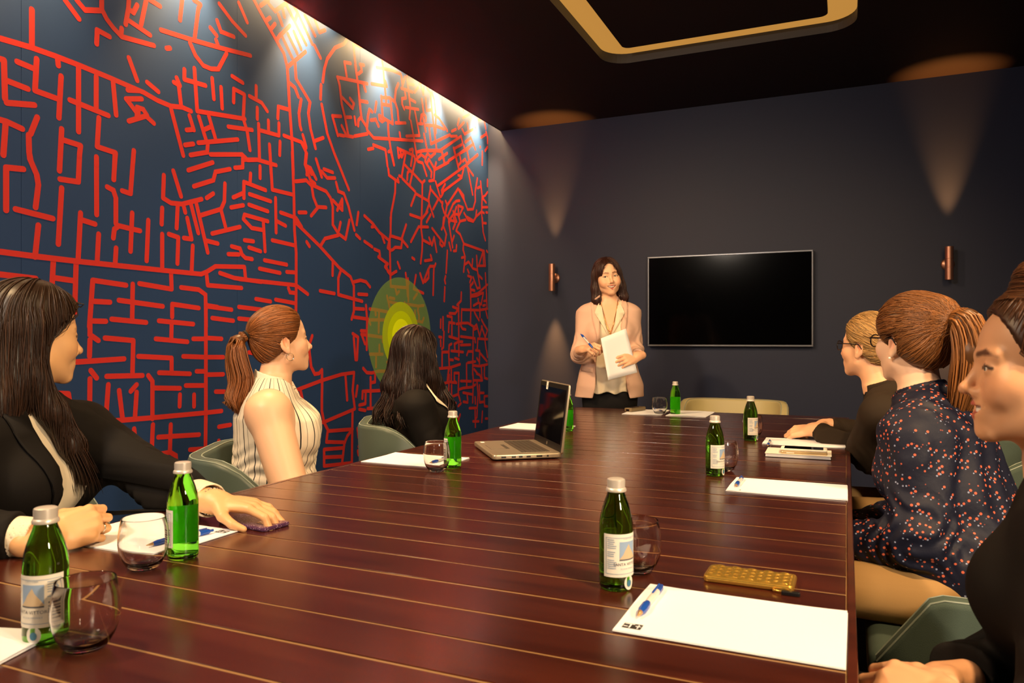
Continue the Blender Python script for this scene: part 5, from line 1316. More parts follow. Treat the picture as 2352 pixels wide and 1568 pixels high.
def glasses(p, H, R, m):
    pl = np.array(p.location)
    e = empty('glasses', (0, 0, 0)); bpy.data.objects.remove(e)
    v, f = [], []
    def addt(path, r, closed=False):
        a, b = tube_vf([Vector((H+R@A(*q)-pl).tolist()) for q in path], r, 6, closed); k = len(v); v.extend(a); f.extend([tuple(i+k for i in g) for g in b])
    for sx in (-1, 1):
        addt([(sx*0.033+0.024*math.cos(t), 0.0985-0.010*abs(math.cos(t))*(1 if sx*math.cos(t) > 0 else 0), 0.001+0.017*math.sin(t)) for t in [2*PI*k/24 for k in range(24)]], 0.0019, True)
        addt([(sx*0.057, 0.089, 0.008), (sx*0.072, 0.076, 0.010), (sx*0.0775, 0.030, 0.011), (sx*0.0800, -0.010, 0.012), (sx*0.0800, -0.026, -0.006)], 0.0022)
    addt([(-0.010, 0.0990, 0.005), (0, 0.1005, 0.0075), (0.010, 0.0990, 0.005)], 0.0018)
    o = mesh_obj('glasses', v, f, m, p, smooth=True); return o
def teeth(parent, H, R, sc_=1.0, z=-0.0605, up=0.004, w=0.017, hgt=0.0050):
    pl = np.asarray(parent_loc(parent)); v, f = [], []
    n = 10
    for i in range(n):
        x0, x1 = -w+2*w*i/n+0.0002, -w+2*w*(i+1)/n-0.0002
        for x in (x0, x1):
            for zz in (0.5, -0.5):
                y = 0.0850-0.50*x*x/0.017; v.append(H+R@(A(x, y, z+up*(abs(x)/w)**2+zz*hgt)*sc_)-pl)
        b = 4*i; f.append((b, b+1, b+3, b+2))
    return mesh_obj('teeth', v, f, TOOTH, parent)
GLASS_M = mat('dark_spectacle_frame', '#1a1512', 0.3)
FIST = [(1.2, 1.5, 0.9), (1.25, 1.5, 0.9), (1.3, 1.5, 0.9), (1.35, 1.5, 0.9)]
LOOSE = [(0.5, 0.7, 0.45), (0.6, 0.75, 0.5), (0.65, 0.8, 0.5), (0.7, 0.8, 0.5)]
THUMB_IN = [(0.024, 0.022, -0.004), (0.037, 0.048, -0.018), (0.030, 0.072, -0.030), (0.018, 0.088, -0.036)]
THUMB_OUT = [(0.024, 0.022, -0.003), (0.042, 0.046, -0.012), (0.049, 0.072, -0.018), (0.050, 0.094, -0.024)]
def rh(wr, tip, back):   # right hand frame
    Rr = hand_frame(wr, tip, back); Rr[:, 0] *= -1; return Rr
def seated_legs(p, B, Fd, m, h=0.009, name='trousers', **kw):
    V, Fq = mesh_sdf(lambda P: lower_body(P, B, Fd, **kw), B-A(0.62, 0.34, 0.5), B+A(0.62, 0.34, 0.28), h); put(name, [(V, Fq, (0.1, 0.1, 0.1))], m, p)
    shoes(p, B, Fd)

# ---------------------------------------------------------------- woman at left in a black blazer, hand on the purple phone
def person_phone():
    H = np.array(at_t(78, 773, 1.75)); Fh = face_dir(78, 22, 1); Fd = np.array([0.954, 0.30]); B = A(-1.80, 1.10, 0.50)
    p = make_person('dark-haired woman in black blazer with her hand on a purple phone', B)
    R = frame(Fh, math.radians(-2), 0); Nk, U, L, S = trunk_frame(H, Fh, Fd, B, 0.125)
    shL, shR = A(-1.745, 1.275, 0.925), Nk+S*0.160+A(0, 0, -0.105)
    elL, wrL = A(-1.490, 1.295, 0.805), A(-1.250, 1.222, 0.800)
    elR, wrR = A(-1.600, 0.800, 0.805), np.array(at_t(98, 1236, 1.40), F32)
    skin = SK_ASIAN
    def body(P):
        d = head_sdf(local(P, H, R), smile=0.45, open_eye=0.6, full=1.06)
        d = smin(d, cone(P, H+R@A(0, -0.016, -0.055), Nk+A(0, 0, -0.02), 0.048, 0.052), 0.022)
        t, s, x, y = trunk(P, B, U, Fd, L, -0.004); return smin(d, t, 0.025)
    lo, hi = H-0.16, H+0.16; lo[2] = 0.86
    V, Fq = mesh_sdf(body, lo-A(0.06, 0.06, 0), hi+A(0.06, 0.06, 0), 0.0030)
    C = head_colors(local(V.astype(F32), H, R), skin, lip=col('#c8564e'), brow=col('#3a2418'), smile=0.45)
    # left hand spread over the phone, right hand a loose fist
    tipL = np.array(at_z(650, 1190, 0.765)); Rl = hand_frame(wrL, tipL+np.array([0, 0, 0.02]), (0.05, 0.0, 1))
    bl = [(0.30, 0.75, 0.35), (0.38, 0.62, 0.30), (0.30, 0.50, 0.25), (0.25, 0.45, 0.2)]
    thl = [(0.024, 0.020, -0.004), (0.046, 0.040, -0.016), (0.056, 0.066, -0.028), (0.054, 0.090, -0.036)]
    def hl(P): return smin(hand_sdf(local(P, wrL, Rl), bl, thl, 0.13), cone(P, wrL-nrm(wrL-elL)*0.10, wrL, 0.030, 0.0245), 0.015)
    Vl, Fl = mesh_sdf(hl, wrL-A(0.14, 0.13, 0.09), wrL+A(0.26, 0.2, 0.09), 0.0027)
    tipR = np.array(at_t(228, 1196, 1.47)); Rr = rh(wrR, tipR, np.array([0.35, -0.90, 0.25]))
    br = [(0.75, 1.25, 0.75), (0.80, 1.30, 0.8), (0.85, 1.35, 0.8), (0.90, 1.40, 0.8)]
    thr = [(0.022, 0.022, -0.006), (0.038, 0.048, -0.018), (0.036, 0.078, -0.022), (0.030, 0.104, -0.022)]
    def hr(P): return smin(hand_sdf(local(P, wrR, Rr), br, thr, 0.02), cone(P, wrR-nrm(wrR-elR)*0.10, wrR, 0.030, 0.0245), 0.015)
    Vr, Fr = mesh_sdf(hr, wrR-A(0.14, 0.14, 0.10), wrR+A(0.2, 0.2, 0.12), 0.0027)
    hc = np.array(skin)*np.array([1.0, 0.97, 0.95])
    bo = put('body', [(V, Fq, C), (Vl, Fl, np.tile(hc, (len(Vl), 1))), (Vr, Fr, np.tile(hc, (len(Vr), 1)))], SKIN_MAT, p); add_eyes(bo, H, R, 1.0)
    # white top
    def top(P):
        d, s, x, y = trunk(P, B, U, Fd, L, 0.010, 0.068); d = d+0.003*wave(P, 30, 2)
        d = smax(d, -cone(P, Nk+A(0, 0, 0.0)+A(Fd[0], Fd[1], 0)*0.02, Nk+A(0, 0, 0.2), 0.070, 0.08), 0.005); return smax(d, np.abs(x)-0.13, 0.005)
    lo, hi = bounds(B, Nk, pad=0.22); lo[2] = 0.55; V, Fq = mesh_sdf(top, lo, hi, 0.0065); put('silk_top', [(V, Fq, (1, 1, 1))], M['white_silk'], p)
    arms = [(shL, elL, wrL-nrm(wrL-elL)*0.028), (shR, elR, wrR-nrm(wrR-elR)*0.035)]
    fn = blazer_fn(B, U, Fd, L, arms, 0.020, Nk, open_w=[(0.0, 0.07), (0.35, 0.06), (0.6, 0.052), (0.85, 0.066), (1.0, 0.07)], r=(0.070, 0.056, 0.056, 0.043))
    lo, hi = bounds(B, Nk, elL, wrL, elR, wrR, shR, pad=0.13); lo[2] = 0.52
    V, Fq = mesh_sdf(fn, lo, hi, 0.0054); put('blazer', [(V, Fq, (1, 1, 1))], M['black_wool'], p)
    V, Fq = collar_piece(Nk, U, S, Fd, up=0.022, gap=0.05, r=0.068); put('blazer_collar', [(V, Fq, (1, 1, 1))], M['black_wool'], p)
    Fr3 = np.stack([S, np.cross(U, S), U], 1); Fr3[:, 1] = nrm(A(Fd[0], Fd[1], 0))
    for k in (-1, 1):
        patch('lapel', [(k*0.064, 0.0), (k*0.118, -0.045), (k*0.105, -0.07), (k*0.115, -0.085), (k*0.075, -0.24), (k*0.058, -0.30), (k*0.050, -0.2), (k*0.058, -0.08)], Nk, np.stack([S, A(Fd[0], Fd[1], 0), A(0, 0, 1)], 1), fn, M['black_wool'], p, 0.004, 0.003, 3)
    # shirt cuffs
    for el, wr in ((elL, wrL), (elR, wrR)):
        dr = nrm(wr-el)
        def cf(P, a=wr-dr*0.07, b=wr-dr*0.012, dr=dr): return smax(smax(cone(P, a, b, 0.038, 0.037), -cone(P, a, b+dr*0.1, 0.033, 0.032), 0.002), (P-b.astype(F32))@dr, 0.003)
        V, Fq = mesh_sdf(cf, wr-0.13, wr+0.07, 0.0035); put('shirt_cuff', [(V, Fq, (1, 1, 1))], M['white_silk'], p)
    dr = nrm(wrL-elL); a = nrm(np.cross(dr, A(0, 0, 1))); b = np.cross(dr, a); c = wrL-dr*0.004
    pl = np.array(p.location)
    for k in range(26):
        t = 2*PI*k/26; q = c+(a*math.cos(t)+b*math.sin(t))*0.0285-pl
        if k == 0: b0_ = mesh_obj('bracelet_link', [(0.003*x, 0.003*y, 0.002*z) for x, y, z in lathe_vf([(0, -1), (0.7, -0.7), (1, 0), (0.7, 0.7), (0, 1)], 8)[0]], lathe_vf([(0, -1), (0.7, -0.7), (1, 0), (0.7, 0.7), (0, 1)], 8)[1], M['silver_jewel'], p, smooth=True); b0_.location = q
        else: o = b0_.copy(); COL.objects.link(o); o.location = q
    rp = finger_pts((-0.0100, 0.087, 0.0), (0.042, 0.027, 0.020), 0.02*(1.5-2), br[2]); q = (np.array(rp[0])+np.array(rp[1]))/2; ax = nrm(np.array(rp[1])-np.array(rp[0])); a = nrm(np.cross(ax, A(1, 0, 0))); b = np.cross(ax, a)
    tube('finger_ring', [tuple(wrR+Rr@((q+(a*math.cos(t)+b*math.sin(t))*0.0092).astype(F32))-pl) for t in [2*PI*k/18 for k in range(18)]], 0.0016, M['silver_jewel'], p, 6, closed=True)
    # long straight hair over the shoulders
    hcol = col('#2b190e')
    def hs(P):
        Q = local(P, H, R); q = Q.copy(); q[:, 0] = np.abs(q[:, 0])
        d = ell(q, (0, -0.012, 0.042), (0.088, 0.106, 0.094))
        d = smin(d, chain(q, [A(0.03, -0.06, 0.0), A(0.05, -0.085, -0.14), A(0.06, -0.095, -0.27), A(0.05, -0.085, -0.33)], [0.055, 0.052, 0.045, 0.02], 0.02), 0.03)
        d = smin(d, chain(q, [A(0.074, -0.030, 0.02), A(0.083, -0.030, -0.09), A(0.098, 0.005, -0.17), A(0.100, 0.050, -0.25), A(0.090, 0.085, -0.33)], [0.026, 0.026, 0.026, 0.024, 0.012], 0.02), 0.03)
        d = smax(d, -ell(q, (0, 0.105, -0.045), (0.125, 0.138, 0.132)), 0.006)
        d = smax(d, -ell(q, (0, 0.06, -0.16), (0.070, 0.10, 0.09)), 0.01)
        return d
    V, Fq = mesh_sdf(hs, H-A(0.2, 0.2, 0.40), H+A(0.2, 0.2, 0.16), 0.0055); Q = local(V.astype(F32), H, R)
    top_ = H+R@A(0.0, 0.02, 0.13)
    def flow(P, s, r):
        d = P-top_.astype(F32); d[:, 2] *= 0.2; n_ = np.linalg.norm(d, axis=1, keepdims=True); wv = np.clip((P[:, 2:3]-(H[2]+0.06))/0.06, 0, 1)
        return d/(n_+1e-6)*wv*1.5+A(0, 0, -1.0)+0.05*r
    sd = surf_seeds(V, Q[:, 2] > -0.30, 2500, 11)
    l1 = locks(sd, flow, 9, 0.017, hs, 0.0018, 0.0014, hcol, 0.7, 3)
    free = []
    for k, (pp, n_) in enumerate((([A(0.078, -0.035, -0.02), A(0.088, -0.015, -0.12), A(0.102, 0.030, -0.21), A(0.100, 0.075, -0.31), A(0.095, 0.095, -0.37)], 190), ([A(-0.078, -0.035, -0.02), A(-0.088, -0.015, -0.12), A(-0.102, 0.030, -0.21), A(-0.095, 0.075, -0.31)], 90))):
        free.append(tail_locks([H+R@q for q in pp], lambda s: 0.012+0.020*s, n_, 14, 0.0012, hcol, 0.8, 20+k, 0.005, 1.0, ends=0.35))
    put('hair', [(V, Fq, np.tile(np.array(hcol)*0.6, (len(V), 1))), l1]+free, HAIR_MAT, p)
    seated_legs(p, B, (1, 0.1), M['trouser'])
person_phone()

# ---------------------------------------------------------------- woman with long wavy hair seen from behind
def person_wavy():
    H = np.array(at_t(958, 812, 3.45)); Fh = face_dir(958, 42, 1); Fd = np.array([0.78, 0.62]); B = A(H[0]-0.03, H[1]+0.0, 0.48)
    p = make_person('woman with long wavy dark hair in a black jacket, seen from behind', B)
    R = frame(Fh, math.radians(4), 0); Nk, U, L, S = trunk_frame(H, Fh, Fd, B, 0.122)
    shR, shL = Nk+S*0.160+A(0, 0, -0.105), Nk-S*0.160+A(0, 0, -0.105)
    elR = np.array(at_t(1000, 1048, 3.28), F32); wrR = elR+A(0.10, 0.20, -0.02); elL = shL+A(0.12, 0.1, -0.25); wrL = elL+A(0.2, -0.05, -0.0)
    skin = SK_ASIAN
    def body(P):
        d = head_sdf(local(P, H, R), smile=0.3, open_eye=0.6)
        return smin(d, cone(P, H+R@A(0, -0.016, -0.055), Nk+A(0, 0, -0.05), 0.048, 0.056), 0.022)
    V, Fq = mesh_sdf(body, H-A(0.16, 0.16, 0.24), H+0.16, 0.0045)
    C = head_colors(local(V.astype(F32), H, R), skin, lip=col('#c8564e'), brow=col('#3a2418'))
    def hands(P):
        a = hand_sdf(local(P, wrR, rh(wrR, wrR+A(0.08, 0.08, 0), A(0, 0, 1))), LOOSE, THUMB_IN); return np.minimum(a, hand_sdf(local(P, wrL, hand_frame(wrL, wrL+A(0.1, 0, 0), A(0, 0, 1))), LOOSE, THUMB_IN))
    lo, hi = bounds(wrR, wrL, pad=0.19); V2, F2 = mesh_sdf(hands, lo, hi, 0.005)
    bo = put('body', [(V, Fq, C), (V2, F2, np.tile(skin, (len(V2), 1)))], SKIN_MAT, p); add_eyes(bo, H, R, 1.0)
    arms = [(shR, elR, wrR), (shL, elL, wrL)]
    fn = blazer_fn(B, U, Fd, L, arms, 0.018, Nk, open_w=[(0.0, 0.02), (0.5, 0.03), (0.8, 0.06), (1.0, 0.075)], amp=0.003)
    lo, hi = bounds(B, Nk, elR, elL, wrR, wrL, shR, shL, pad=0.12); lo[2] = 0.5; V, Fq = mesh_sdf(fn, lo, hi, 0.0062); put('jacket', [(V, Fq, (1, 1, 1))], M['black_wool'], p)
    def top(P):
        d, s, x, y = trunk(P, B, U, Fd, L, 0.012, 0.07); return smax(smax(d, np.abs(x)-0.12, 0.005), -cone(P, Nk, Nk+A(0, 0, 0.2), 0.06, 0.08), 0.005)
    lo, hi = bounds(B, Nk, pad=0.22); lo[2] = 0.6; V, Fq = mesh_sdf(top, lo, hi, 0.007); put('white_shirt', [(V, Fq, (1, 1, 1))], M['white_silk'], p)
    Rt = np.stack([S, A(Fd[0], Fd[1], 0), A(0, 0, 1)], 1)
    for k in (-1, 1): patch('shirt_collar', [(k*0.03, 0.01), (k*0.085, -0.02), (k*0.12, -0.085), (k*0.07, -0.13), (k*0.03, -0.07)], Nk, Rt, fn, M['white_silk'], p, 0.006, 0.002, 3)
    hcol = col('#241510')
    def hs(P):
        Q = local(P, H, R); q = Q.copy(); q[:, 0] = np.abs(q[:, 0])
        d = ell(q, (0, -0.014, 0.040), (0.090, 0.108, 0.094))
        d = smin(d, chain(q, [A(0.03, -0.055, -0.01), A(0.045, -0.095, -0.14), A(0.055, -0.115, -0.24), A(0.05, -0.12, -0.31)], [0.062, 0.060, 0.056, 0.03], 0.03), 0.03)
        d = smin(d, chain(q, [A(0.072, -0.005, 0.01), A(0.083, 0.005, -0.10), A(0.090, 0.045, -0.19), A(0.085, 0.085, -0.26)], [0.032, 0.034, 0.036, 0.022], 0.02), 0.03)
        d = smax(d, -ell(q, (0, 0.105, -0.040), (0.080, 0.085, 0.128)), 0.006)
        return d+0.004*np.sin(Q[:, 2]*55+2*np.sin(Q[:, 0]*30))*np.clip(-Q[:, 2]*6, 0, 1)
    V, Fq = mesh_sdf(hs, H-A(0.22, 0.22, 0.36), H+A(0.22, 0.22, 0.16), 0.0065); Q = local(V.astype(F32), H, R)
    top_ = H+R@A(0.02, 0.02, 0.13)
    def flow(P, s, r):
        d = P-top_.astype(F32); d[:, 2] *= 0.2; n_ = np.linalg.norm(d, axis=1, keepdims=True); wv = np.clip((P[:, 2:3]-(H[2]+0.06))/0.06, 0, 1)
        return d/(n_+1e-6)*wv*1.5+A(0, 0, -1.0)+0.08*r
    l1 = locks(surf_seeds(V, Q[:, 2] > -0.26, 1900, 5), flow, 8, 0.019, hs, 0.003, 0.0018, hcol, 0.7, 3)
    free = []
    for k, (o0, dz, n_) in enumerate(((A(0.07, -0.12, -0.16), A(0, -0.0, -0.16), 260), (A(-0.05, -0.13, -0.16), A(0, 0, -0.16), 220), (A(0.095, 0.05, -0.16), A(0, 0, -0.14), 200), (A(0.06, -0.05, -0.2), A(0, 0, -0.12), 120), (A(0.0, -0.12, -0.15), A(0, 0, -0.17), 160))):
        a0 = H+R@o0; a1 = a0+dz*0.5+R@(o0*A(0.25, 0.25, 0)); a2 = a0+dz+R@(o0*A(0.45, 0.4, 0)); free.append(tail_locks([a0, a1, a2], lambda s: 0.03+0.012*s, int(n_*0.8), 14, 0.0018, hcol, 0.9, 30+k, 0.013, 1.6, ends=0.35))
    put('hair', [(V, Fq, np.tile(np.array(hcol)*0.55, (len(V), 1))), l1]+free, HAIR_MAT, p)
    seated_legs(p, B, (1, 0.1), M['trouser'], 0.012)
person_wavy()

# ---------------------------------------------------------------- blonde woman in glasses, forearms on the table
def person_blonde():
    H = np.array(at_t(1995, 797, 2.75)); Fh = face_dir(1995, 33, -1); Fd = np.array([-0.995, 0.10]); B = A(0.30, 3.05, 0.48)
    p = make_person('blonde woman in glasses and dark blazer with folded hands on table', B)
    R = frame(Fh, math.radians(3), 0); Nk, U, L, S = trunk_frame(H, Fh, Fd, B, 0.125, 0.05)
    shL, shR = Nk-S*0.160+A(0.015, 0, -0.105), Nk+S*0.160+A(0.01, 0, -0.105)
    elL, wrL = A(0.080, 2.990, 0.735), A(-0.118, 3.195, 0.796)
    elR, wrR = A(0.100, 3.40, 0.765), A(-0.085, 3.36, 0.796)
    skin = SK_LIGHT
    def body(P):
        d = head_sdf(local(P, H, R), smile=0.4, open_eye=0.6)
        d = smin(d, cone(P, H+R@A(0, -0.016, -0.055), Nk+A(0, 0, -0.03), 0.051, 0.056), 0.022)
        t, s, x, y = trunk(P, B, U, Fd, L); return smin(d, t, 0.025)
    lo, hi = H-0.2, H+0.18; lo[2] = 0.88; V, Fq = mesh_sdf(body, lo, hi, 0.0034)
    C = head_colors(local(V.astype(F32), H, R), skin, lip=col('#cf7c68'), brow=col('#a07848'), smile=0.4)
    bl = [(0.5, 0.9, 0.6)]*4
    def hands(P):
        a = hand_sdf(local(P, wrL, hand_frame(wrL, wrL+A(-0.10, 0.045, -0.022), A(-0.25, -0.45, 0.85))), bl, THUMB_IN, 0.03)
        b = hand_sdf(local(P, wrR, rh(wrR, wrR+A(-0.10, -0.085, -0.018), A(-0.2, 0.5, 0.8))), bl, THUMB_OUT, 0.03)
        a = smin(a, cone(P, wrL-nrm(wrL-elL)*0.06, wrL, 0.029, 0.024), 0.015); b = smin(b, cone(P, wrR-nrm(wrR-elR)*0.06, wrR, 0.029, 0.024), 0.015)
        return smin(a, b, 0.002)
    V2, F2 = mesh_sdf(hands, A(-0.32, 3.05, 0.752), A(0.02, 3.46, 0.87), 0.003)
    bo = put('body', [(V, Fq, C), (V2, F2, np.tile(skin, (len(V2), 1)))], SKIN_MAT, p); add_eyes(bo, H, R, 1.0)
    arms = [(shL, elL, wrL-nrm(wrL-elL)*0.02), (shR, elR, wrR-nrm(wrR-elR)*0.02)]
    fn = blazer_fn(B, U, Fd, L, arms, 0.022, Nk, open_w=[(0.0, 0.03), (0.5, 0.03), (0.8, 0.06), (1.0, 0.075)], amp=0.0055, r=(0.074, 0.056, 0.054, 0.037))
    lo, hi = bounds(B, Nk, elR, elL, wrR, wrL, shR, shL, pad=0.12); lo[2] = 0.5; V, Fq = mesh_sdf(fn, lo, hi, 0.0056); put('blazer', [(V, Fq, (1, 1, 1))], M['brown_black'], p)
    V, Fq = collar_piece(Nk, U, S, Fd, up=0.010, gap=0.055, r=0.072); put('blazer_collar', [(V, Fq, (1, 1, 1))], M['brown_black'], p)
    def top(P):
        d, s, x, y = trunk(P, B, U, Fd, L, 0.010, 0.07); return smax(smax(d, np.abs(x)-0.12, 0.005), -cone(P, Nk, Nk+A(0, 0, 0.2), 0.07, 0.08), 0.005)
    lo, hi = bounds(B, Nk, pad=0.22); lo[2] = 0.6; V, Fq = mesh_sdf(top, lo, hi, 0.008); put('top', [(V, Fq, (1, 1, 1))], M['trouser'], p)
    hcol = col('#a8834f')
    hs = lambda P: smin(hair_up(local(P, H, R), 0.008), ell(local(P, H, R), (0, -0.118, -0.01), (0.04, 0.032, 0.038)), 0.012)
    V, Fq = mesh_sdf(hs, H-0.18, H+0.16, 0.0048); Q = local(V.astype(F32), H, R); tie = (H+R@A(0, -0.115, -0.005)).astype(F32)
    l1 = locks(surf_seeds(V, Q[:, 1] > -0.14, 2000, 5), lambda P, s, r: (tie-P)+0.004*r, 8, 0.0135, hs, 0.0016, 0.0015, hcol, 0.6, 3, wavy=0.02)
    put('hair', [(V, Fq, np.tile(np.array(hcol)*0.45, (len(V), 1))), l1], HAIR_MAT, p)
    glasses(p, H, R, GLASS_M)
    seated_legs(p, B, (-1, 0.02), M['tan_cotton'], 0.009)
person_blonde()

# ---------------------------------------------------------------- woman in the navy floral blouse
def person_floral():
    H = np.array(at_t(2095, 786, 2.05)); Fh = face_dir(2095, 44, -1); Fd = np.array([-0.95, 0.31]); B = A(0.34, 2.19, 0.49)
    p = make_person('woman with auburn ponytail in a navy floral blouse', B)
    R = frame(Fh, math.radians(2), 0); Nk, U, L, S = trunk_frame(H, Fh, Fd, B, 0.128, 0.03)
    shL, shR = Nk-S*0.160+A(0.02, 0, -0.105), Nk+S*0.160+A(0, 0, -0.105)
    elL, wrL = A(0.165, 2.075, 0.655), A(0.0, 2.16, 0.625); elR, wrR = shR+A(-0.05, 0.08, -0.28), A(0.0, 2.33, 0.60)
    skin = col('#eec3a4')
    def body(P):
        d = head_sdf(local(P, H, R), smile=0.2, open_eye=0.7)
        d = smin(d, cone(P, H+R@A(0, -0.016, -0.055), Nk+A(0, 0, -0.03), 0.050, 0.055), 0.022)
        t, s, x, y = trunk(P, B, U, Fd, L); return smin(d, t, 0.025)
    lo, hi = H-0.2, H+0.18; lo[2] = 0.90; V, Fq = mesh_sdf(body, lo, hi, 0.0030)
    C = head_colors(local(V.astype(F32), H, R), skin, lip=col('#cf7c68'), brow=col('#7a5030'), smile=0.2)
    def hands(P):
        a = hand_sdf(local(P, wrL, hand_frame(wrL, wrL+A(-0.10, 0.05, -0.03), A(0, 0, 1))), LOOSE, THUMB_IN)
        return np.minimum(a, hand_sdf(local(P, wrR, rh(wrR, wrR+A(-0.1, -0.03, -0.02), A(0, 0, 1))), LOOSE, THUMB_IN))
    V2, F2 = mesh_sdf(hands, A(-0.22, 1.98, 0.48), A(0.1, 2.48, 0.68), 0.0055)
    bo = put('body', [(V, Fq, C)], SKIN_MAT, p); put('hands_in_lap', [(V2, F2, np.tile(skin, (len(V2), 1)))], SKIN_MAT, p); add_eyes(bo, H, R, 1.0)
    arms = [(shL, elL, wrL), (shR, elR, wrR)]
    st = [(a, b+0.012*(1-a), c+0.03*(1-a), o) for a, b, c, o in TORSO]
    f0 = blazer_fn(B, U, Fd, L, arms, 0.016, Nk, st=st, amp=0.0075, r=(0.068, 0.064, 0.066, 0.050), seed=2.0)
    fn = lambda P: f0(P)+0.003*np.sin((P@S)*110+2.5*np.sin(P[:, 2]*19))
    lo, hi = bounds(B, Nk, elR, elL, wrR, wrL, shR, shL, pad=0.13); lo[2] = 0.48; V, Fq = mesh_sdf(fn, lo, hi, 0.0056); put('floral_blouse', [(V, Fq, (1, 1, 1))], M['floral'], p)
    V, Fq = collar_piece(Nk, U, S, Fd, up=0.012, gap=0.01, r=0.062, thick=0.003, flare=0.1); put('neck_band', [(V, Fq, (1, 1, 1))], M['floral'], p)
    hcol = col('#7d4f28')
    def hs(P):
        Q = local(P, H, R); d = hair_up(Q, 0.016); return smin(d, ell(Q, (0, -0.085, 0.065), (0.05, 0.05, 0.055)), 0.03)
    V, Fq = mesh_sdf(hs, H-0.19, H+0.19, 0.0048); Q = local(V.astype(F32), H, R); tl0 = A(0, -0.128, 0.062); tie = (H+R@tl0).astype(F32)
    l1 = locks(surf_seeds(V, Q[:, 1] > -0.14, 2200, 5), lambda P, s, r: (tie-P)+0.004*r, 9, 0.0135, hs, 0.0018, 0.0014, hcol, 0.6, 3, wavy=0.02)
    off = [A(0, -0.122, 0.062), A(0, -0.165, 0.058), A(0, -0.185, -0.02), A(0.0, -0.170, -0.11), A(0.0, -0.140, -0.19)]
    pth = [H+R@o for o in off]
    V2, F2 = mesh_sdf(lambda P: chain(P, pth, [0.018, 0.030, 0.036, 0.032, 0.012], 0.02), H-0.34, H+0.2, 0.005)
    l2 = tail_locks(pth, lambda s: 0.016+0.026*min(1, s*3.5)-0.012*max(0, s-0.7)*3, 650, 12, 0.0019, hcol, 0.75, 9, 0.006, 1.2)
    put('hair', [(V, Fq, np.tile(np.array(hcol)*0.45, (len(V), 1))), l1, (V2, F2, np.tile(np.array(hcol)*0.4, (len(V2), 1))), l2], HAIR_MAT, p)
    glasses(p, H, R, GLASS_M)
    c = H+R@A(-0.079, -0.003, -0.042); v, f = lathe_vf([(0, -1), (0.7, -0.7), (1, 0), (0.7, 0.7), (0, 1)], 10)
    mesh_obj('pearl_earring', np.array(v)*0.0035+c-np.array(p.location), f, TOOTH, p, smooth=True)
    seated_legs(p, B, (-1, 0.02), M['tan_cotton'], 0.007)
person_floral()

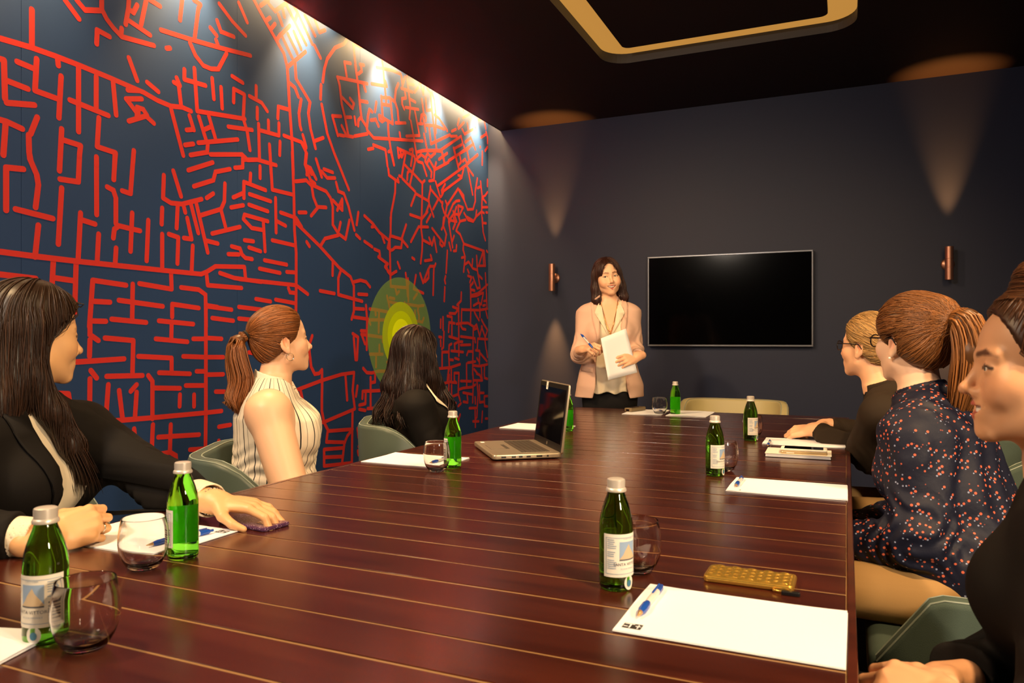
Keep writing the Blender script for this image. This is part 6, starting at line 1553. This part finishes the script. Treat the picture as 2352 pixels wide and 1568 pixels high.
# ---------------------------------------------------------------- nearest woman at the right edge
def person_near():
    H = np.array(at_t(2394, 852, 1.13)); Fh = face_dir(2378, -13, -1); Fd = np.array([-0.97, 0.22]); B = A(0.39, 1.24, 0.48)
    p = make_person('smiling dark-haired woman in dark jacket at the right edge', B)
    R = frame(Fh, math.radians(1), 0); Nk, U, L, S = trunk_frame(H, Fh, Fd, B, 0.128, 0.04)
    shL, shR = Nk-S*0.160+A(0.02, 0, -0.105), Nk+S*0.160+A(0, 0, -0.105)
    elL, wrL = A(0.235, 1.075, 0.66), A(0.125, 1.055, 0.700); elR, wrR = shR+A(-0.04, 0.06, -0.27), A(0.13, 1.20, 0.68)
    skin = col('#d8a27a')
    def body(P):
        d = head_sdf(local(P, H, R), smile=0.8, open_eye=0.55, mouth=1.0)
        d = smin(d, cone(P, H+R@A(0, -0.016, -0.055), Nk+A(0, 0, -0.03), 0.051, 0.056), 0.022)
        t, s, x, y = trunk(P, B, U, Fd, L); return smin(d, t, 0.025)
    lo, hi = H-0.18, H+0.17; lo[2] = 0.87; V, Fq = mesh_sdf(body, lo, hi, 0.0025)
    C = head_colors(local(V.astype(F32), H, R), skin, lip=col('#b5564c'), brow=col('#4a2c1e'), smile=0.8, mouth=1.0, bt=0.7)
    def hands(P):
        a = hand_sdf(local(P, wrL, hand_frame(wrL, wrL+A(-0.09, 0.05, 0.0), A(-0.1, -0.5, 0.8))), [(0.6, 0.9, 0.6)]*4, THUMB_OUT, 0.03)
        b = hand_sdf(local(P, wrR, rh(wrR, wrR+A(-0.08, -0.07, 0.01), A(-0.2, 0.5, 0.8))), [(0.6, 0.9, 0.6)]*4, THUMB_OUT, 0.03)
        return smin(smin(a, b, 0.002), cone(P, elL, wrL, 0.036, 0.025), 0.012)
    V2, F2 = mesh_sdf(hands, A(-0.02, 0.95, 0.58), A(0.27, 1.34, 0.80), 0.0028)
    bo = put('body', [(V, Fq, C)], SKIN_MAT, p); put('clasped_hands', [(V2, F2, np.tile(skin, (len(V2), 1)))], SKIN_MAT, p); add_eyes(bo, H, R, 1.0); teeth(bo, H, R, z=-0.0608, up=0.0056, w=0.022, hgt=0.009)
    arms = [(shL, elL, wrL-nrm(wrL-elL)*0.03), (shR, elR, wrR-nrm(wrR-elR)*0.03)]
    fn = blazer_fn(B, U, Fd, L, arms, 0.020, Nk, open_w=[(0.0, 0.03), (0.5, 0.03), (0.8, 0.05), (1.0, 0.07)], amp=0.004)
    lo, hi = bounds(B, Nk, elR, elL, wrR, wrL, shR, shL, pad=0.13); lo[2] = 0.5; V, Fq = mesh_sdf(fn, lo, hi, 0.0056); put('jacket', [(V, Fq, (1, 1, 1))], M['black_wool'], p)
    V, Fq = collar_piece(Nk, U, S, Fd, up=0.010, gap=0.055, r=0.072); put('jacket_collar', [(V, Fq, (1, 1, 1))], M['black_wool'], p)
    hcol = col('#4a2d1a')
    def hs(P):
        Q = local(P, H, R); d = hair_up(Q, 0.009); return smin(d, ell(Q, (0, -0.015, 0.135), (0.058, 0.055, 0.042)), 0.02)
    V, Fq = mesh_sdf(hs, H-0.16, H+0.21, 0.0046); Q = local(V.astype(F32), H, R); tie = (H+R@A(0, -0.015, 0.115)).astype(F32)
    l1 = locks(surf_seeds(V, Q[:, 2] < 0.2, 2500, 5), lambda P, s, r: np.where((local(P, H, R)[:, 2:3] > 0.105), np.cross(P-tie, A(0.2, 0.1, 1)), (tie-P))+0.003*r, 8, 0.0135, hs, 0.0014, 0.0013, hcol, 0.6, 3, wavy=0.0)
    put('hair', [(V, Fq, np.tile(np.array(hcol)*0.5, (len(V), 1))), l1], HAIR_MAT, p)
    seated_legs(p, B, (-1, 0.02), M['trouser'], 0.01)
person_near()
# ---------------------------------------------------------------- the presenter, standing at the far end
def person_presenter():
    T = 4.62
    H = np.array(at_t(1395, 637, T)); Fh = face_dir(1395, -76, 1); Fd = np.array(face_dir(1395, -86, 1)); g = np.array([H[0], H[1]+0.03])
    p = make_person('smiling standing woman in a blush blazer holding pen and paper', g)
    R = frame(Fh, math.radians(-2), math.radians(-7)); B = A(g[0], g[1]+0.02, 0.80)
    Nk = (H+np.array([0, 0.025, -0.122])).astype(F32); U = nrm(Nk-B); L = float(np.linalg.norm(Nk-B)); S = A(Fd[1], -Fd[0], 0); Fv = A(Fd[0], Fd[1], 0)
    st = [(0.0, .178, .125, 0), (.15, .176, .122, 0), (.38, .140, .100, 0), (.56, .146, .104, .006), (.74, .160, .104, .004), (.87, .163, .080, 0), (.935, .110, .064, 0), (1.0, .056, .054, 0)]
    shR, shL = Nk+S*0.132+A(0, 0, -0.108), Nk-S*0.132+A(0, 0, -0.108)
    elR = np.array(at_t(1330, 815, 4.60), F32); wrR = np.array(at_t(1337, 803, 4.43), F32)
    elL = np.array(at_t(1459, 805, 4.58), F32); wrL = np.array(at_t(1466, 818, 4.39), F32)
    skin = col('#eebc98')
    def body(P):
        d = head_sdf(local(P, H, R), smile=1.3, open_eye=0.75, mouth=1.15)
        d = smin(d, cone(P, H+R@A(0, -0.016, -0.055), Nk+A(0, 0, -0.03), 0.046, 0.052), 0.022)
        t, s, x, y = trunk(P, B, U, Fd, L, 0, 0.055, st); return smin(d, t, 0.025)
    lo, hi = H-0.22, H+0.17; lo[2] = 1.10; V, Fq = mesh_sdf(body, lo, hi, 0.0033)
    C = head_colors(local(V.astype(F32), H, R), skin, lip=col('#c4605a'), brow=col('#8a6048'), smile=1.3, blush=0.6, mouth=1.15, bt=0.7, lash=0.8)
    # right hand pinching a pen, left hand over the edge of the sheet
    kR = np.array(at_t(1358, 797, 4.36)); Rr = rh(wrR, kR, np.array([-0.25, -0.55, 0.8])); brp = [(0.65, 1.15, 0.5), (0.8, 1.3, 0.6), (0.95, 1.35, 0.7), (1.05, 1.4, 0.7)]
    thr = [(0.022, 0.022, -0.006), (0.038, 0.050, -0.022), (0.036, 0.076, -0.034), (0.030, 0.096, -0.042)]
    kL = np.array(at_t(1438, 826, 4.345)); Rl = hand_frame(wrL, kL, np.array([0.15, -0.95, 0.2])); bl = [(0.25, 0.55, 0.35), (0.3, 0.6, 0.35), (0.35, 0.65, 0.4), (0.4, 0.7, 0.4)]
    thl = [(0.022, 0.020, -0.008), (0.040, 0.042, -0.022), (0.046, 0.070, -0.030), (0.044, 0.092, -0.034)]
    def hands(P):
        a = smin(hand_sdf(local(P, wrR, Rr), brp, thr, 0.03), cone(P, wrR-nrm(wrR-elR)*0.07, wrR, 0.028, 0.0235), 0.015)
        b = smin(hand_sdf(local(P, wrL, Rl), bl, thl, 0.05), cone(P, wrL-nrm(wrL-elL)*0.07, wrL, 0.028, 0.0235), 0.015)
        return np.minimum(a, b)
    parts = [(V, Fq, C)]
    for w_ in (wrR, wrL):
        V2, F2 = mesh_sdf(hands, w_-0.16, w_+0.16, 0.0036); parts.append((V2, F2, np.tile(np.array(skin)*np.array([1, .95, .92]), (len(V2), 1))))
    bo = put('body', parts, SKIN_MAT, p); add_eyes(bo, H, R, 1.0, look=(0.25, 0.95, 0.0)); teeth(bo, H, R, z=-0.0600, up=0.0085, w=0.025, hgt=0.0080)
    # blouse: deep V, pleats, falls straight to the hem
    stb = [(0.0, .165, .122, 0), (.2, .165, .120, 0), (.42, .145, .108, 0.004)]+st[3:]
    def blouse(P):
        d, s, x, y = trunk(P, B, U, Fd, L, 0.006, 0.064, stb)
        d = d+0.004*np.sin(x*95+1.5*np.sin(s*6))*np.clip(0.75-s, 0, 1)*1.3+0.0025*wave(P, 30, 3)
        w = np.interp(s, [0.60, 0.90, 1.0], [0.0, 0.052, 0.072]).astype(F32); d = smax(d, -smax(np.abs(x)-w, -y+0.0, 0.002), 0.002)
        d = smax(d, -cone(P, Nk+A(0, 0, 0.0)+Fv*0.02, Nk+A(0, 0, 0.2), 0.056, 0.07), 0.004)
        d = smax(d, np.where(s < 0.56, -1.0, -1.0)*0+np.abs(x)-0.155, 0.004)
        return smax(d, 0.05-s+0.012*np.sin(x*60), 0.004)
    lo, hi = bounds(B, Nk, pad=0.2); lo[2] = 0.8; hi[2] = Nk[2]+0.04; V, Fq = mesh_sdf(blouse, lo, hi, 0.0052); put('blouse', [(V, Fq, (1, 1, 1))], M['white_silk'], p)
    # open blazer
    sts = [(0.0, .196, .135, 0), (.12, .190, .132, 0), (.38, .146, .106, 0)]+st[3:]
    arms = [(shR, elR, wrR-nrm(wrR-elR)*0.035), (shL, elL, wrL-nrm(wrL-elL)*0.035)]
    f0 = blazer_fn(B, U, Fd, L, arms, 0.016, Nk, st=sts, bust=0.066, open_w=[(-0.1, 0.13), (0.0, 0.112), (0.10, 0.095), (0.45, 0.082), (0.62, 0.066), (0.85, 0.070), (1.0, 0.078)], amp=0.0045, r=(0.055, 0.046, 0.045, 0.035), hem=-0.02, seed=4.0)
    fn = lambda P: smax(f0(P), -np.minimum(1.0, 1.0)*0-1, 0.001)
    lo, hi = bounds(B, Nk, elR, elL, wrR, wrL, shR, shL, pad=0.12); lo[2] = 0.74; V, Fq = mesh_sdf(f0, lo, hi, 0.0052); put('blazer', [(V, Fq, (1, 1, 1))], M['pink_blazer'], p)
    V, Fq = collar_piece(Nk, U, S, Fd, up=0.004, gap=0.045, r=0.064); put('blazer_collar', [(V, Fq, (1, 1, 1))], M['pink_blazer'], p)
    Rt = np.stack([S, Fv, A(0, 0, 1)], 1)
    for k in (-1, 1):
        patch('lapel', [(k*0.060, 0.010), (k*0.100, -0.020), (k*0.113, -0.052), (k*0.094, -0.056), (k*0.110, -0.078), (k*0.100, -0.16), (k*0.072, -0.285), (k*0.062, -0.30), (k*0.064, -0.12)], Nk, Rt, f0, M['pink_blazer'], p, 0.003, 0.0035, 3)
        patch('pocket_flap', [(k*0.098, -0.435), (k*0.168, -0.425), (k*0.170, -0.452), (k*0.100, -0.462)], Nk, Rt, f0, M['pink_blazer'], p, 0.002, 0.002, 2)
        patch('blouse_collar', [(k*0.052, -0.02), (k*0.075, -0.055), (k*0.092, -0.10), (k*0.045, -0.175), (k*0.012, -0.235), (k*0.035, -0.13)], Nk, Rt, lambda P: np.minimum(f0(P), blouse(P)), M['white_silk'], p, 0.007, 0.002, 3)
    # necklace with a pendant
    bl_ = lambda P: np.minimum(blouse(P), body(P))
    aa = np.linspace(-1, 1, 31); q0 = (Nk[None]+S[None]*(0.054*aa)[:, None]+np.stack([0*aa, 0*aa, -0.215+0.20*np.abs(aa)**1.6], 1)+Fv[None]*0.3).astype(F32); t = np.zeros(31, F32)
    for _ in range(30): t += np.clip(bl_((q0-Fv*t[:, None]).astype(F32))-0.004, -0.05, 0.05)*0.8
    pts = list((q0-Fv*t[:, None]).astype(float)-np.array(p.location))
    tube('necklace', [tuple(q) for q in pts], 0.0022, M['gold_jewel'], p, 6)
    c = pts[15]; tube('pendant', [tuple(c), tuple(c+np.array([0, -0.002, -0.008])), tuple(c+np.array([0, -0.003, -0.02])), tuple(c+np.array([0, -0.002, -0.055]))], [0.006, 0.0065, 0.003, 0.0022], M['gold_jewel'], p, 8)
    # straight dark hair to the shoulders
    hcol = col('#3a1f18')
    def hs(P):
        Q = local(P, H, R); q = Q.copy(); q[:, 0] = np.abs(q[:, 0])
        d = ell(q, (0, -0.012, 0.040), (0.083, 0.102, 0.088))
        d = smin(d, chain(q, [A(0.02, -0.05, 0.0), A(0.045, -0.065, -0.10), A(0.05, -0.065, -0.185)], [0.055, 0.045, 0.030], 0.02), 0.03)
        d = smin(d, chain(q, [A(0.071, -0.005, 0.02), A(0.080, 0.0, -0.06), A(0.086, 0.010, -0.13), A(0.082, 0.018, -0.195)], [0.024, 0.026, 0.026, 0.016], 0.02), 0.025)
        d = smax(d, -ell(q, (0, 0.10, -0.050), (0.0655, 0.125, 0.136)), 0.004)
        return d
    V, Fq = mesh_sdf(hs, H-A(0.16, 0.16, 0.26), H+0.16, 0.0048); Q = local(V.astype(F32), H, R)
    top_ = H+R@A(0.01, 0.03, 0.13)
    def flow(P, s, r):
        d = P-top_.astype(F32); d[:, 2] *= 0.2; n_ = np.linalg.norm(d, axis=1, keepdims=True); wv = np.clip((P[:, 2:3]-(H[2]+0.06))/0.06, 0, 1)
        return d/(n_+1e-6)*wv*1.5+A(0, 0, -1.0)+0.02*r
    l1 = locks(surf_seeds(V, Q[:, 2] > -0.16, 1900, 5), flow, 8, 0.015, hs, 0.0016, 0.0016, hcol, 0.6, 3)
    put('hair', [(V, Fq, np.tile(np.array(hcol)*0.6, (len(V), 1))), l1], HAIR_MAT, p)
    def legs(P):
        d = ell(P, B+A(0, 0, -0.02), (0.160, 0.100, 0.14))
        for k in (-1, 1):
            a = B+S*0.085*k; b = a+A(0, 0, -0.36); c_ = a+A(0, 0, -0.70); d = smin(d, cone(P, a, b, 0.088, 0.060), 0.03); d = smin(d, cone(P, b, c_, 0.060, 0.045), 0.02)
        return d
    V, Fq = mesh_sdf(legs, B-A(0.25, 0.22, 0.78), B+A(0.25, 0.22, 0.28), 0.009); put('trousers', [(V, Fq, (0, 0, 0))], M['trouser'], p)
    for k in (-1, 1):
        c_ = B+S*0.085*k; c_[2] = 0
        V, Fq = mesh_sdf(lambda P: smin(cone(P, c_+A(0, 0, 0.05), c_+Fv*0.13+A(0, 0, 0.026), 0.040, 0.028), cone(P, c_+A(0, 0, 0.06), c_+A(0, 0, 0.11), 0.036, 0.034), 0.03), c_-A(0.2, 0.2, 0.02), c_+A(0.2, 0.2, 0.16), 0.008); put('shoe', [(V, Fq, (0, 0, 0))], M['black'], p)
    # the sheet and the pen she holds are things of their own
    q = [np.array(at_t(u, v, t)) for u, v, t in ((1380, 777, 4.33), (1438, 754, 4.37), (1464, 855, 4.35), (1397, 873, 4.31))]
    v, f = [], []; n_ = 8; nn = nrm(np.cross(q[1]-q[0], q[3]-q[0]))
    for i in range(n_+1):
        for j in range(n_+1):
            a, b = i/n_, j/n_; x = (q[0]*(1-a)+q[1]*a)*(1-b)+(q[3]*(1-a)+q[2]*a)*b; v.append(x+nn*0.012*math.sin(PI*a)*(b))
    for i in range(n_):
        for j in range(n_): k = i*(n_+1)+j; f.append((k, k+1, k+n_+2, k+n_+1))
    c = np.mean(q, 0); o = mesh_obj('paper_sheet', np.array(v)-c, f, M['paper'], None, smooth=True, loc=tuple(c)); sm = o.modifiers.new('thickness', 'SOLIDIFY'); sm.thickness = 0.0006
    tag(o, 'white paper sheet held in the presenter\'s hand', 'paper')
    a, b = np.array(at_t(1336, 772, 4.37)), np.array(at_t(1361, 801, 4.30)); d = Vector((a-b).tolist()).normalized()
    pe = make_pen(tuple((a+b)/2), 0, 'blue ball pen held in the presenter\'s hand'); pe.rotation_mode = 'QUATERNION'; pe.rotation_quaternion = d.to_track_quat('X', 'Z')
person_presenter()
